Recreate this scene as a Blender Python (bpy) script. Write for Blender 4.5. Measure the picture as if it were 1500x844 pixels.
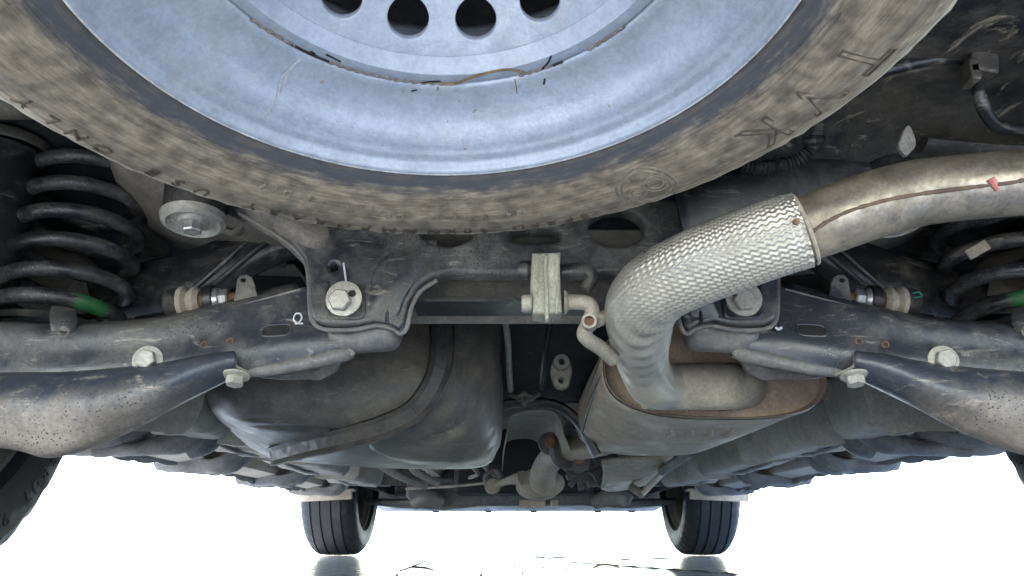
import bpy, bmesh, math, random
from mathutils import Vector, Matrix
R = math.radians
rnd = random.Random(7)
for o in list(bpy.data.objects): bpy.data.objects.remove(o)
S = bpy.context.scene
COL = S.collection

# ------------------------------------------------------------------ camera
F = 1083.0
PITCH = 18.2
CAMP = Vector((-0.035, 0.0, 0.10))
cd = bpy.data.cameras.new('camera'); cam = bpy.data.objects.new('camera', cd); COL.objects.link(cam)
cam.location = CAMP; cam.rotation_euler = (R(90 + PITCH), 0, 0)
cd.sensor_width = 36; cd.lens = 36 * F / 1500; cd.clip_start = 0.01; cd.clip_end = 2000
S.camera = cam
# ------------------------------------------------------------------ light
SUN_EL, SUN_AZ = 48, 205          # degrees; azimuth clockwise from +Y, behind and left of the camera
w = bpy.data.worlds.new('World'); S.world = w; w.use_nodes = True
wn = w.node_tree.nodes; wl = w.node_tree.links
bgn = wn.get('Background') or wn.new('ShaderNodeBackground')
sky = wn.new('ShaderNodeTexSky'); sky.sky_type = 'NISHITA'; sky.sun_disc = False
sky.sun_elevation = R(SUN_EL); sky.sun_rotation = R(SUN_AZ)
sky.air_density = 1.0; sky.dust_density = 1.0; sky.ozone_density = 1.0
wl.new(sky.outputs[0], bgn.inputs[0]); bgn.inputs[1].default_value = 0.15
sd = bpy.data.lights.new('sun', 'SUN'); sd.energy = 1.5; sd.angle = R(20); sd.color = (1, .96, .9)
so = bpy.data.objects.new('sun', sd); COL.objects.link(so)
d = Vector((math.sin(R(SUN_AZ)) * math.cos(R(SUN_EL)), math.cos(R(SUN_AZ)) * math.cos(R(SUN_EL)), math.sin(R(SUN_EL))))
so.rotation_euler = d.to_track_quat('Z', 'Y').to_euler(); so.location = d * 20
S.view_settings.view_transform = 'Standard'; S.view_settings.look = 'None'
S.view_settings.exposure = 3.3; S.view_settings.gamma = 1
S.view_settings.use_curve_mapping = False
S.render.engine = 'CYCLES'
S.cycles.max_bounces = 8; S.cycles.diffuse_bounces = 5

# ------------------------------------------------------------------ projection helpers
_c, _s = math.cos(R(PITCH)), math.sin(R(PITCH))
def ray(px, py):
    a, b = (px - 750) / F, (422 - py) / F
    return Vector((a, _c - b * _s, _s + b * _c))
def W(px, py, Y):
    r = ray(px, py); return CAMP + r * (Y / r.y)
def onp(px, py, o, n):
    r = ray(px, py); return CAMP + r * ((o - CAMP).dot(n) / r.dot(n))
def V3(p): return p if isinstance(p, Vector) else W(*p)

# ------------------------------------------------------------------ materials
def mat(name, base, dust=(.33, .29, .23), dust_amt=.5, dust_scale=5, rough=.5, metal=0., speck=.0, speck_col=(.02, .02, .022),
        grain=.15, bump=.25, bump_scale=120, dust_rough=.85, spec=.5, rust=0., dents=0., splash=0., lo=.12, zdust_light=None, mott=.8):
    m = bpy.data.materials.new(name); m.use_nodes = True
    nt = m.node_tree; N = nt.nodes; L = nt.links
    b = N['Principled BSDF']
    tc = N.new('ShaderNodeTexCoord'); co = tc.outputs['Object']
    def noise(scale, detail=6, rgh=.6, dist=0., vec=co):
        n = N.new('ShaderNodeTexNoise'); n.inputs['Scale'].default_value = scale; n.inputs['Detail'].default_value = detail
        n.inputs['Roughness'].default_value = rgh; n.inputs['Distortion'].default_value = dist; L.new(vec, n.inputs['Vector']); return n.outputs['Fac']
    def ramp(src, a, c, x=(0, 0, 0, 1), y=(1, 1, 1, 1)):
        r = N.new('ShaderNodeValToRGB'); r.color_ramp.elements[0].position = a; r.color_ramp.elements[1].position = c
        r.color_ramp.elements[0].color = x; r.color_ramp.elements[1].color = y; L.new(src, r.inputs[0]); return r.outputs[0]
    def mix(f, a, c, typ='MIX'):
        x = N.new('ShaderNodeMix'); x.data_type = 'RGBA'; x.blend_type = typ
        if isinstance(f, float): x.inputs[0].default_value = f
        else: L.new(f, x.inputs[0])
        for k, q in ((6, a), (7, c)):
            if isinstance(q, tuple): x.inputs[k].default_value = (*q[:3], 1)
            else: L.new(q, x.inputs[k])
        return x.outputs[2]
    def math_(op, a, c):
        x = N.new('ShaderNodeMath'); x.operation = op
        for k, q in ((0, a), (1, c)):
            if isinstance(q, (int, float)): x.inputs[k].default_value = q
            else: L.new(q, x.inputs[k])
        return x.outputs[0]
    col = mix(ramp(noise(60, 5), .3, .7), tuple(v * (1 - grain) for v in base), tuple(min(1, v * (1 + grain)) for v in base))
    # dust film: two scales of noise
    n1 = noise(dust_scale, 8, .68, .6); n2 = noise(dust_scale * 9, 6, .7, .3)
    cmb = math_('ADD', math_('MULTIPLY', n1, .65), math_('MULTIPLY', n2, .35))
    if zdust_light:  # height ramp: low-lying dust, and on the spring pan painted light too
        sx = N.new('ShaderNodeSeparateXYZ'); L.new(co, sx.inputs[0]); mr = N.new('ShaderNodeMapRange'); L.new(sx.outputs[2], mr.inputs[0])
        mr.inputs[1].default_value = zdust_light[0]; mr.inputs[2].default_value = zdust_light[1]; mr.inputs[3].default_value = -.12; mr.inputs[4].default_value = .30
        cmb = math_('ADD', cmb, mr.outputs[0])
    t = .68 - .36 * dust_amt
    dm = ramp(cmb, max(0, t - lo), t + lo)
    dm = math_('MULTIPLY', dm, min(1, .35 + dust_amt))
    n3 = ramp(noise(dust_scale * 3, 5), .35, .65)
    dcol = mix(n3, tuple(v * .78 for v in dust), tuple(min(1, v * 1.12) for v in dust))
    col = mix(dm, col, dcol)
    fg = ramp(noise(240, 4, .75), .30, .70, (.55, .55, .55, 1), (1.0, 1.0, 1.0, 1)); md = ramp(noise(22, 7, .72, .4), .32, .66, (.62, .62, .62, 1), (1.0, 1.0, 1.0, 1))
    col = mix(mott, col, fg, 'MULTIPLY'); col = mix(mott * .9, col, md, 'MULTIPLY')
    if splash > 0:
        mp = N.new('ShaderNodeMapping'); mp.inputs['Scale'].default_value = (1.5, 1, 5); mp.inputs['Rotation'].default_value = (0, .5, 0); L.new(co, mp.inputs['Vector'])
        sp = ramp(noise(14, 9, .75, 1.5, mp.outputs[0]), .56, .66); sp = math_('MULTIPLY', sp, splash)
        col = mix(sp, col, tuple(v * 1.15 for v in dust))
    if speck > 0:
        v = N.new('ShaderNodeTexVoronoi'); v.inputs['Scale'].default_value = 260; v.inputs['Randomness'].default_value = 1; L.new(co, v.inputs['Vector'])
        sm = ramp(v.outputs['Distance'], .16, .30, (1, 1, 1, 1), (0, 0, 0, 1))
        sm = math_('MULTIPLY', sm, math_('MULTIPLY', ramp(noise(18, 3), .42, .60), speck))
        col = mix(sm, col, speck_col)
    if rust > 0:
        rm = math_('MULTIPLY', ramp(noise(26, 8, .7), .58, .68), rust)
        col = mix(rm, col, (.16, .06, .025))
    L.new(col, b.inputs['Base Color'])
    b.inputs['Metallic'].default_value = metal
    if metal > 0:
        mm = math_('MULTIPLY', math_('SUBTRACT', 1, dm), metal); L.new(mm, b.inputs['Metallic'])
    rr = N.new('ShaderNodeMapRange'); L.new(dm, rr.inputs[0]); rr.inputs[3].default_value = rough; rr.inputs[4].default_value = dust_rough
    rv = math_('ADD', rr.outputs[0], math_('MULTIPLY', math_('SUBTRACT', noise(45, 4), .5), .3)); L.new(rv, b.inputs['Roughness'])
    b.inputs['Specular IOR Level'].default_value = spec
    h = math_('ADD', math_('MULTIPLY', noise(bump_scale, 6, .65), .5), math_('MULTIPLY', dm, .5))
    if dents > 0: h = math_('ADD', h, math_('MULTIPLY', noise(16, 3, .5), dents))
    bp = N.new('ShaderNodeBump'); bp.inputs['Strength'].default_value = bump; bp.inputs['Distance'].default_value = .002
    L.new(h, bp.inputs['Height']); L.new(bp.outputs[0], b.inputs['Normal'])
    m['dm'] = 1
    return m

DUST = (.29, .27, .23)
M = {}

M['ecoat'] = mat('dusty_black_chassis_paint', (.028, .032, .040), DUST, .46, 5, .38, .0, .95, (.005, .006, .008), splash=.65, dents=.6, lo=.11)
M['arm'] = mat('dusty_grey_black_arm_paint', (.034, .038, .050), DUST, .28, 5, .36, .0, 1., (.006, .008, .012), splash=.6, dents=.6, lo=.12)
M['arm_belly'] = mat('dusty_lit_arm_belly_paint', (.056, .062, .080), (.46, .38, .30), .30, 6, .40, .0, 1., (.010, .013, .02), splash=.5, dents=.4, lo=.16, zdust_light=(.255, .185))  # paler low side: caked dust plus light from the ground put into the colour
M['mountarm'] = mat('dusty_mount_arm_paint', (.022, .026, .034), (.30, .27, .22), .55, 8, .45, .0, .6, splash=.5, dents=.4, lo=.1)
M['foot'] = mat('dusty_bracket_foot_paint', (.07, .08, .10), (.38, .34, .28), .50, 5, .45, .0, .4, (.015, .018, .025), splash=.4, dents=.4, lo=.2)
M['lip'] = mat('dusty_edge_highlight', (.12, .12, .12), DUST, .75, 9, .6)  # pale dusty colour that also paints bright highlights along thin edges
M['black'] = mat('black_chassis_paint', (.014, .015, .018), DUST, .18, 6, .42, splash=.35, speck=.3, dents=.5)
M['spring'] = mat('black_spring_coating', (.018, .020, .026), DUST, .28, 9, .4, splash=.5, speck=.6, speck_col=(.2, .2, .19))
M['rubber'] = mat('black_rubber', (.015, .015, .016), DUST, .25, 8, .65)
M['tyre'] = mat('black_tyre_rubber', (.009, .011, .016), DUST, .02, 4, .6)
M['hanger'] = mat('dusty_exhaust_rubber', (.05, .05, .05), (.46, .45, .36), .95, 10, .7, splash=.2)
M['zinc'] = mat('zinc_plated_steel', (.50, .49, .46), (.46, .43, .35), .55, 14, .38, .5, rust=.1, bump=.15)
M['zincclean'] = mat('bright_zinc_plate', (.62, .62, .60), (.5, .47, .4), .3, 14, .3, .8, bump=.1)
M['rust'] = mat('rusty_steel', (.17, .08, .045), (.30, .17, .10), .5, 20, .75)
M['pipe'] = mat('dusty_stainless_pipe', (.36, .315, .26), (.29, .245, .18), .45, 6, .34, .7, splash=.25, bump=.2, dents=.2, rust=.12, lo=.08)
M['pipe2'] = mat('dust_covered_pipe', (.40, .37, .33), (.46, .41, .33), .7, 7, .5, .4, splash=.2)
M['foil'] = mat('embossed_aluminium_foil', (.52, .51, .485), (.36, .33, .27), .38, 6, .24, .95, bump=.2, bump_scale=160, lo=.2, dust_rough=.55, zdust_light=(.15, .04), mott=.25)
M['silencer'] = mat('dusty_silencer_shell', (.50, .44, .37), (.56, .475, .37), .6, 5, .38, .35, splash=.3)
M['endplate'] = mat('brown_dust_endplate', (.40, .295, .225), (.48, .38, .30), .55, 5, .5, .1, splash=.25, rust=.06)
M['tank'] = mat('black_plastic_fuel_tank', (.030, .036, .046), (.33, .295, .235), .50, 3.6, .32, splash=.3, bump=.3, lo=.16, mott=.6)
M['tankstrap'] = mat('dark_tank_strap', (.028, .030, .035), (.24, .21, .17), .36, 5, .5, rust=.15)
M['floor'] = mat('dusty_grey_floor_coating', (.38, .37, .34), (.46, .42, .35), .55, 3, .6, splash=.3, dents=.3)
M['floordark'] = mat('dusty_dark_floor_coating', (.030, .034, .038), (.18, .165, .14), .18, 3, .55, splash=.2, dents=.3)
M['wheelhouse'] = mat('dark_wheelhouse_sealer', (.035, .034, .034), (.13, .11, .09), .4, 4, .6, splash=.3, dents=.5)
M['panel'] = mat('beige_sealed_body_panel', (.15, .14, .125), (.30, .265, .21), .5, 4, .6, splash=.3)
M['brace'] = mat('blue_black_brace_paint', (.095, .105, .125), (.32, .30, .26), .46, 7, .42, splash=.3)
M['plastic'] = mat('textured_black_plastic', (.012, .013, .016), (.24, .21, .16), .26, 4, .45, splash=.8, bump=.5)
M['paintdark'] = mat('dark_body_paint', (.03, .03, .035), DUST, .2, 2, .25)
M['greypart'] = mat('grey_cast_part', (.20, .20, .19), DUST, .5, 12, .5, .4)
M['chalk'] = mat('white_marker', (.75, .78, .8), (.6, .6, .6), .2, 30, .8, bump=0.)
M['drip'] = mat('dried_water_drip', (.50, .54, .58), (.5, .5, .5), .3, 30, .7, bump=0.)
M['ink'] = mat('black_marker', (.012, .012, .014), DUST, .0, 30, .5, bump=0.)
M['green'] = mat('green_paint_dab', (.03, .16, .05), DUST, .15, 30, .6)
M['pink'] = mat('pink_paint_dab', (.65, .20, .18), DUST, .25, 60, .6)
M['teal'] = mat('teal_paint_dab', (.02, .30, .26), DUST, .1, 30, .6)
M['void'] = mat('shade_and_bolt_black', (.010, .010, .011), DUST, .05, 8, .6)  # near-black painted for the shade inside openings; also colours the carrier bolt
M['leaf'] = mat('dry_leaf', (.22, .17, .05), DUST, .2, 30, .7)
M['seam'] = mat('brown_pipe_seam', (.12, .075, .055), (.22, .16, .11), .4, 50, .7)
M['weld'] = mat('weld_seam', (.30, .31, .33), (.22, .15, .08), .5, 60, .5, .3, rust=.5, bump=.5)
M['weldrust'] = mat('rusted_weld_seam', (.20, .13, .07), (.36, .24, .12), .5, 60, .8, rust=.6, bump=.5)

# rim paint: pale silver with fine flake
def rim_mat():
    m = mat('silver_wheel_paint', (.38, .425, .50), (.40, .36, .30), .08, 5, .42, .32, bump=.45, bump_scale=420, grain=.12, splash=.16, dust_rough=.6, mott=.34)
    return m
M['rim'] = rim_mat()
M['rimedge'] = mat('pale_rim_edge', (.80, .82, .84), (.5, .42, .3), .2, 20, .3, .3)  # lip ring paler than the rim paint
# tyre sidewall: rubber with caked dust outward of the bead band (the dirt is on the tyre itself)
def sidewall_mat():
    m = mat('dust_caked_sidewall', (.040, .044, .056), (.40, .355, .28), .55, 6, .6, bump=.5, bump_scale=90, lo=.16)
    nt = m.node_tree; N = nt.nodes; L = nt.links; b = N['Principled BSDF']
    old = b.inputs['Base Color'].links[0].from_socket
    tc = N.new('ShaderNodeTexCoord'); sx = N.new('ShaderNodeSeparateXYZ'); L.new(tc.outputs['Object'], sx.inputs[0])
    def mth(op, a, c=None):
        x = N.new('ShaderNodeMath'); x.operation = op
        for k, q in ((0, a), (1, c)):
            if q is None: continue
            if isinstance(q, (int, float)): x.inputs[k].default_value = q
            else: L.new(q, x.inputs[k])
        return x.outputs[0]
    rad = mth('SQRT', mth('ADD', mth('MULTIPLY', sx.outputs[0], sx.outputs[0]), mth('MULTIPLY', sx.outputs[1], sx.outputs[1])))
    ang = mth('ARCTAN2', sx.outputs[1], sx.outputs[0])
    cv = N.new('ShaderNodeCombineXYZ'); L.new(mth('MULTIPLY', rad, 95), cv.inputs[0]); L.new(mth('MULTIPLY', ang, 3), cv.inputs[1])
    n = N.new('ShaderNodeTexNoise'); n.inputs['Scale'].default_value = 1.6; n.inputs['Detail'].default_value = 13; n.inputs['Roughness'].default_value = .80; n.inputs['Distortion'].default_value = .15
    L.new(cv.outputs[0], n.inputs['Vector'])
    r2 = mth('ADD', rad, mth('MULTIPLY', mth('SUBTRACT', n.outputs['Fac'], .5), .045))
    def rp(src, els):
        r = N.new('ShaderNodeValToRGB'); cr = r.color_ramp
        while len(cr.elements) < len(els): cr.elements.new(.5)
        for e, (p, c) in zip(cr.elements, els): e.position = p; e.color = (*c, 1)
        L.new(src, r.inputs[0]); return r.outputs[0]
    t = mth('DIVIDE', mth('SUBTRACT', r2, .215), .12)
    K = lambda v: (v, v, v)
    dust_band = rp(t, [(0.0, K(.45)), (.10, K(.30)), (.13, K(.05)), (.18, K(.08)), (.27, K(.80)), (.52, K(.92)), (.60, K(.62)), (.68, K(.9)), (1, K(1))])
    tone = rp(n.outputs['Fac'], [(.30, (.095, .073, .050)), (.48, (.25, .205, .145)), (.68, (.45, .385, .285))])
    n2 = N.new('ShaderNodeTexNoise'); n2.inputs['Scale'].default_value = 70; n2.inputs['Detail'].default_value = 6; L.new(tc.outputs['Object'], n2.inputs['Vector'])
    fine = rp(n2.outputs['Fac'], [(.36, K(.5)), (.60, K(1.0))])
    mu = N.new('ShaderNodeMix'); mu.data_type = 'RGBA'; mu.blend_type = 'MULTIPLY'; mu.inputs[0].default_value = 1; L.new(tone, mu.inputs[6]); L.new(fine, mu.inputs[7])
    # freshest mud ring on the shoulder is paler
    sh = rp(t, [(.70, K(0)), (.80, K(.75))])
    m2 = N.new('ShaderNodeMix'); m2.data_type = 'RGBA'; L.new(sh, m2.inputs[0]); L.new(mu.outputs[2], m2.inputs[6]); m2.inputs[7].default_value = (.50, .465, .37, 1)
    mx = N.new('ShaderNodeMix'); mx.data_type = 'RGBA'; L.new(dust_band, mx.inputs[0]); mx.inputs[6].default_value = (.045, .050, .062, 1); L.new(m2.outputs[2], mx.inputs[7])
    L.new(mx.outputs[2], b.inputs['Base Color'])
    return m
M['sidewall'] = sidewall_mat()
M['letter'] = mat('rubbed_brown_lettering', (.085, .068, .052), (.26, .22, .17), .25, 30, .7)
M['lettersm'] = mat('dusty_moulding', (.16, .135, .105), (.40, .36, .28), .45, 40, .7)

# ------------------------------------------------------------------ object helpers
def tag(o, label=None, cat=None, group=None, kind=None):
    if label: o['label'] = label
    if cat: o['category'] = cat
    if group: o['group'] = group
    if kind: o['kind'] = kind
    return o
def empty(name, loc, label, cat, rot=None):
    o = bpy.data.objects.new(name, None); COL.objects.link(o); o.location = loc
    if rot is not None: o.rotation_euler = rot
    o.empty_display_size = .1
    return tag(o, label, cat)
ROOTLOC = {}
def root_of(o):
    while o.parent: o = o.parent
    return o
MIR = [False]
def finish(name, verts, faces, m, parent=None, label=None, smooth=True, angle=40, local=False, solid=0., bevel=0., kind=None, offset=-1, mats=None, fmi=None):
    """verts in world metres (or local=True: in the parent's own space) -> one mesh object"""
    vs = [Vector(v) for v in verts]
    while parent is not None and parent.parent is not None and parent.parent.parent is not None: parent = parent.parent
    if MIR[0]:
        vs = [Vector((-v.x, v.y, v.z)) for v in vs]; faces = [tuple(reversed(f)) for f in faces]
    if parent is not None and not local:
        rt = root_of(parent)
        inv = Matrix.LocRotScale(rt.location, rt.rotation_euler, None).inverted()
        vs = [inv @ v for v in vs]
    me = bpy.data.meshes.new(name); me.from_pydata([tuple(v) for v in vs], [], [tuple(f) for f in faces]); me.validate(); me.update()
    me.materials.append(m)
    for x in (mats or []): me.materials.append(x)
    if fmi:
        for p, k in zip(me.polygons, fmi): p.material_index = k
    if smooth:
        for p in me.polygons: p.use_smooth = True
        me.set_sharp_from_angle(angle=R(angle))
    o = bpy.data.objects.new(name, me); COL.objects.link(o)
    if parent is not None: o.parent = parent
    if solid:
        md = o.modifiers.new('solid', 'SOLIDIFY'); md.thickness = solid; md.offset = offset
    if bevel:
        md = o.modifiers.new('bevel', 'BEVEL'); md.width = bevel; md.segments = 2; md.limit_method = 'ANGLE'; md.angle_limit = R(35)
    return tag(o, label, kind=kind)

class MB:
    def __init__(s): s.v = []; s.f = []; s.n = []
    def add(s, v, f):
        n = len(s.v); s.n.append(n); s.v += [Vector(x) for x in v]; s.f += [tuple(i + n for i in q) for q in f]; return s
    def out(s, name, m, parent=None, **k): return finish(name, s.v, s.f, m, parent, **k)
    def split(s, name, m, parent=None, **k):
        for a, b in zip(s.n, s.n[1:] + [len(s.v)]):
            finish(name, s.v[a:b], [tuple(i - a for i in q) for q in s.f if a <= q[0] < b], m, parent, **k)

def box(c, sz, rot=None):
    c = Vector(c); a, b, e = [x / 2 for x in sz]
    v = [Vector((x, y, z)) for x in (-a, a) for y in (-b, b) for z in (-e, e)]
    if rot is not None:
        q = rot.to_matrix() if hasattr(rot, 'to_matrix') else rot
        v = [q @ x for x in v]
    return [c + x for x in v], [(0, 1, 3, 2), (4, 6, 7, 5), (0, 4, 5, 1), (2, 3, 7, 6), (0, 2, 6, 4), (1, 5, 7, 3)]

def cr(P, n):
    """Catmull-Rom through a list of Vectors (or floats)"""
    out = []
    for i in range(len(P) - 1):
        p1, p2 = P[i], P[i + 1]
        p0 = P[i - 1] if i else p1 + (p1 - p2); p3 = P[i + 2] if i + 2 < len(P) else p2 + (p2 - p1)
        for k in range(n):
            t = k / n
            out.append(.5 * ((2 * p1) + (p2 - p0) * t + (2 * p0 - 5 * p1 + 4 * p2 - p3) * t * t + (3 * p1 - p0 - 3 * p2 + p3) * t ** 3))
    out.append(P[-1] * 1.0)
    return out

def tube(pts, rad, n=6, seg=12, caps=True, disp=None, closed=False, flat=None):
    P = [V3(p) for p in pts]
    Rr = rad if isinstance(rad, (list, tuple)) else [rad] * len(P)
    if n > 1: C = cr(P, n); RR = cr([float(x) for x in Rr], n)
    else: C = P; RR = Rr
    v, f = [], []
    T0 = (C[1] - C[0]).normalized()
    up = Vector((0, 0, 1)) if abs(T0.z) < .9 else Vector((0, 1, 0))
    nrm = (up - T0 * up.dot(T0)).normalized()
    L = 0
    for i, c in enumerate(C):
        T = (C[min(i + 1, len(C) - 1)] - C[max(i - 1, 0)]).normalized()
        nrm = (nrm - T * nrm.dot(T)).normalized(); bn = T.cross(nrm)
        if i: L += (c - C[i - 1]).length
        for k in range(seg):
            a = 2 * math.pi * k / seg
            r = RR[i]
            if disp: r += disp(L, a, r, i / (len(C) - 1))
            e = nrm * math.cos(a) * (flat or 1) + bn * math.sin(a)
            v.append(c + e * r)
    m = len(C)
    for i in range(m - 1):
        for k in range(seg):
            k2 = (k + 1) % seg
            f.append((i * seg + k, (i + 1) * seg + k, (i + 1) * seg + k2, i * seg + k2))
    if caps:
        f.append(tuple(range(seg))); f.append(tuple((m - 1) * seg + k for k in reversed(range(seg))))
    return v, f

def lathe(prof, org, axis, seg=48, ref=None, a0=0, a1=2 * math.pi):
    """prof: (r, u) pairs, u measured along axis"""
    org = V3(org); ax = Vector(axis).normalized()
    up = ref or (Vector((0, 0, 1)) if abs(ax.z) < .9 else Vector((1, 0, 0)))
    e1 = (up - ax * up.dot(ax)).normalized(); e2 = ax.cross(e1)
    v, f = [], []
    full = abs(a1 - a0 - 2 * math.pi) < 1e-6
    ns = seg if full else seg + 1
    for r, u in prof:
        for k in range(ns):
            a = a0 + (a1 - a0) * k / seg
            v.append(org + ax * u + (e1 * math.cos(a) + e2 * math.sin(a)) * r)
    for i in range(len(prof) - 1):
        for k in range(seg):
            k2 = (k + 1) % ns
            f.append((i * ns + k, i * ns + k2, (i + 1) * ns + k2, (i + 1) * ns + k))
    return v, f

def hexa(org, axis, r, h, rot=0., ch=.15):
    org = V3(org); ax = Vector(axis).normalized(); up = Vector((0, 0, 1)) if abs(ax.z) < .9 else Vector((1, 0, 0))
    e1 = (up - ax * up.dot(ax)).normalized(); e2 = ax.cross(e1)
    v = []
    for u, q in ((0, 1), (h * (1 - ch), 1), (h, .88)):
        for k in range(6):
            a = rot + k * math.pi / 3; v.append(org + ax * u + (e1 * math.cos(a) + e2 * math.sin(a)) * r * q)
    f = []
    for i in range(2):
        for k in range(6): f.append((i * 6 + k, i * 6 + (k + 1) % 6, (i + 1) * 6 + (k + 1) % 6, (i + 1) * 6 + k))
    f.append((12, 13, 14, 15, 16, 17))
    return v, f

def hexbolt(name, org, axis, r, h, m, parent, flange=1.35, rot=.3, label=None):
    org = V3(org); ax = Vector(axis).normalized(); b = MB()
    b.add(*lathe([(0, 0), (r * flange, 0), (r * flange, h * .18), (r * 1.05, h * .32), (0, h * .32)], org, ax, 28))
    b.add(*hexa(org + ax * h * .25, ax, r, h * .75, rot))
    return b.out(name, m, parent, label=label, angle=25)

def catmull_grid(rows, nu, nv):
    G = [cr([V3(p) for p in r], nu) for r in rows]
    colsn = len(G[0]); cols = [cr([g[j] for g in G], nv) for j in range(colsn)]
    return [[cols[j][i] for j in range(colsn)] for i in range(len(cols[0]))]
def loft(name, rows, m, parent=None, nu=6, nv=6, solid=.003, label=None, disp=None, angle=50, **k):
    G = catmull_grid(rows, nu, nv); a = len(G); b = len(G[0])
    v = [p for g in G for p in g]
    if disp: v = [disp(p) for p in v]
    f = [(i * b + j, i * b + j + 1, (i + 1) * b + j + 1, (i + 1) * b + j) for i in range(a - 1) for j in range(b - 1)]
    return finish(name, v, f, m, parent, label=label, solid=solid, angle=angle, **k)

def plate(name, outline, Y, m, parent, thick=.01, bevel=.002, holes=(), tilt=0., smooth=0, label=None, world=False, kind=None, res=3, rings=None):
    """flat pressed plate: outline in photo pixels carried to the plane through depth Y (tilt about X); holes as circles / outlines"""
    o0 = W(750, 422, Y) if not world else Vector((0, Y, .3))
    o0.x = 0
    t = R(tilt); e1 = Vector((1, 0, 0)); e2 = Vector((0, math.sin(t), math.cos(t))); n = e1.cross(e2)
    def uv(p):
        q = onp(p[0], p[1], o0, n) if not world else Vector((p[0], Y, p[1])); q = q - o0; return Vector((q.dot(e1), q.dot(e2), 0))
    cu = bpy.data.curves.new(name, 'CURVE'); cu.dimensions = '2D'; cu.fill_mode = 'BOTH'; cu.extrude = max(.0002, thick / 2 - bevel); cu.bevel_depth = bevel; cu.bevel_resolution = res; cu.offset = -bevel
    def sp(pts):
        s = cu.splines.new('POLY'); s.points.add(len(pts) - 1)
        for q, p in zip(s.points, pts): q.co = (p.x, p.y, 0, 1)
        s.use_cyclic_u = True
    out = [uv(p) for p in outline]
    if smooth: out = cr(out + [out[0]], smooth)[:-1]
    sp(out)
    for h in holes:
        if len(h) == 4 and not isinstance(h[0], (tuple, list)):     # slot / ellipse: cx, cy, rx, ry in pixels
            cx, cy, rx, ry = h; pts = []
            for k in range(28):
                a = 2 * math.pi * k / 28; ex = .55 if rx > ry * 1.6 else 1
                pts.append(uv((cx + rx * math.copysign(abs(math.cos(a)) ** ex, math.cos(a)), cy + ry * math.copysign(abs(math.sin(a)) ** ex, math.sin(a)))))
            sp(pts)
        else: sp([uv(p) for p in h])
    tmp = bpy.data.objects.new('tmp', cu); COL.objects.link(tmp)
    me = bpy.data.meshes.new_from_object(tmp)
    bpy.data.objects.remove(tmp); bpy.data.curves.remove(cu)
    v = [o0 + e1 * x.co.x + e2 * x.co.y + n * x.co.z for x in me.vertices]; f = [tuple(p.vertices) for p in me.polygons]
    bpy.data.meshes.remove(me)
    return finish(name, v, f, m, parent, label=label, angle=30, kind=kind)

def text_mesh(ch, size, thick=.0006, outline=0.):
    cu = bpy.data.curves.new('t', 'FONT'); cu.body = ch; cu.size = size; cu.align_x = 'CENTER'; cu.align_y = 'CENTER'
    cu.resolution_u = 3
    if outline: cu.fill_mode = 'NONE'; cu.bevel_depth = outline; cu.bevel_resolution = 1
    else: cu.extrude = thick
    o = bpy.data.objects.new('t', cu); COL.objects.link(o); me = bpy.data.meshes.new_from_object(o)
    bpy.data.objects.remove(o); bpy.data.curves.remove(cu)
    v = [x.co.copy() for x in me.vertices]; f = [tuple(p.vertices) for p in me.polygons]; bpy.data.meshes.remove(me)
    return v, f

def hit(o, px, py, off=.0006):
    """point on the visible skin of o (or of its mirrored twin), in left-hand space"""
    bpy.context.view_layer.update()
    dg = bpy.context.evaluated_depsgraph_get(); e = o.evaluated_get(dg)
    r = ray(px, py).normalized(); c = CAMP.copy()
    if MIR[0]: r = Vector((-r.x, r.y, r.z)); c = Vector((-c.x, c.y, c.z))
    mi = o.matrix_world.inverted(); ok, p, nn, _ = e.ray_cast(mi @ c, (mi.to_3x3() @ r))
    if not ok: return W(px, py, .78)
    p = o.matrix_world @ p - r * off
    return Vector((-p.x, p.y, p.z)) if MIR[0] else p

# ================================================================== SETTING
def ground():
    m = mat('wet_concrete', (.52, .52, .50), (.44, .43, .40), .4, 1.2, .06, 0, bump=.0, dust_rough=.14, lo=.2, mott=.3)
    nt = m.node_tree; N = nt.nodes; L = nt.links; b = N['Principled BSDF']
    tc = N.new('ShaderNodeTexCoord'); mp = N.new('ShaderNodeMapping'); mp.inputs['Scale'].default_value = (.5, 3, 1); L.new(tc.outputs['Object'], mp.inputs[0])
    n = N.new('ShaderNodeTexNoise'); n.inputs['Scale'].default_value = 6; n.inputs['Detail'].default_value = 5; L.new(mp.outputs[0], n.inputs['Vector'])
    bp = N.new('ShaderNodeBump'); bp.inputs['Strength'].default_value = .9; bp.inputs['Distance'].default_value = .01
    L.new(n.outputs['Fac'], bp.inputs['Height']); L.new(bp.outputs[0], b.inputs['Normal'])
    s = 400; v = []; f = []; n_ = 12
    for i in range(n_ + 1):
        for j in range(n_ + 1): v.append((-s + 2 * s * i / n_, -s + 2 * s * j / n_, 0))
    for i in range(n_):
        for j in range(n_): a = i * (n_ + 1) + j; f.append((a, a + n_ + 1, a + n_ + 2, a + 1))
    o = finish('ground', v, f, m, kind='structure'); o['label'] = 'wet glossy pale concrete ground'
ground()

# ================================================================== CAR
CAR = empty('car', (0, 2.1, 0), 'underside of a dark car seen low from behind its rear axle', 'car')
AX_R, AX_F = .86, 3.42

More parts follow.
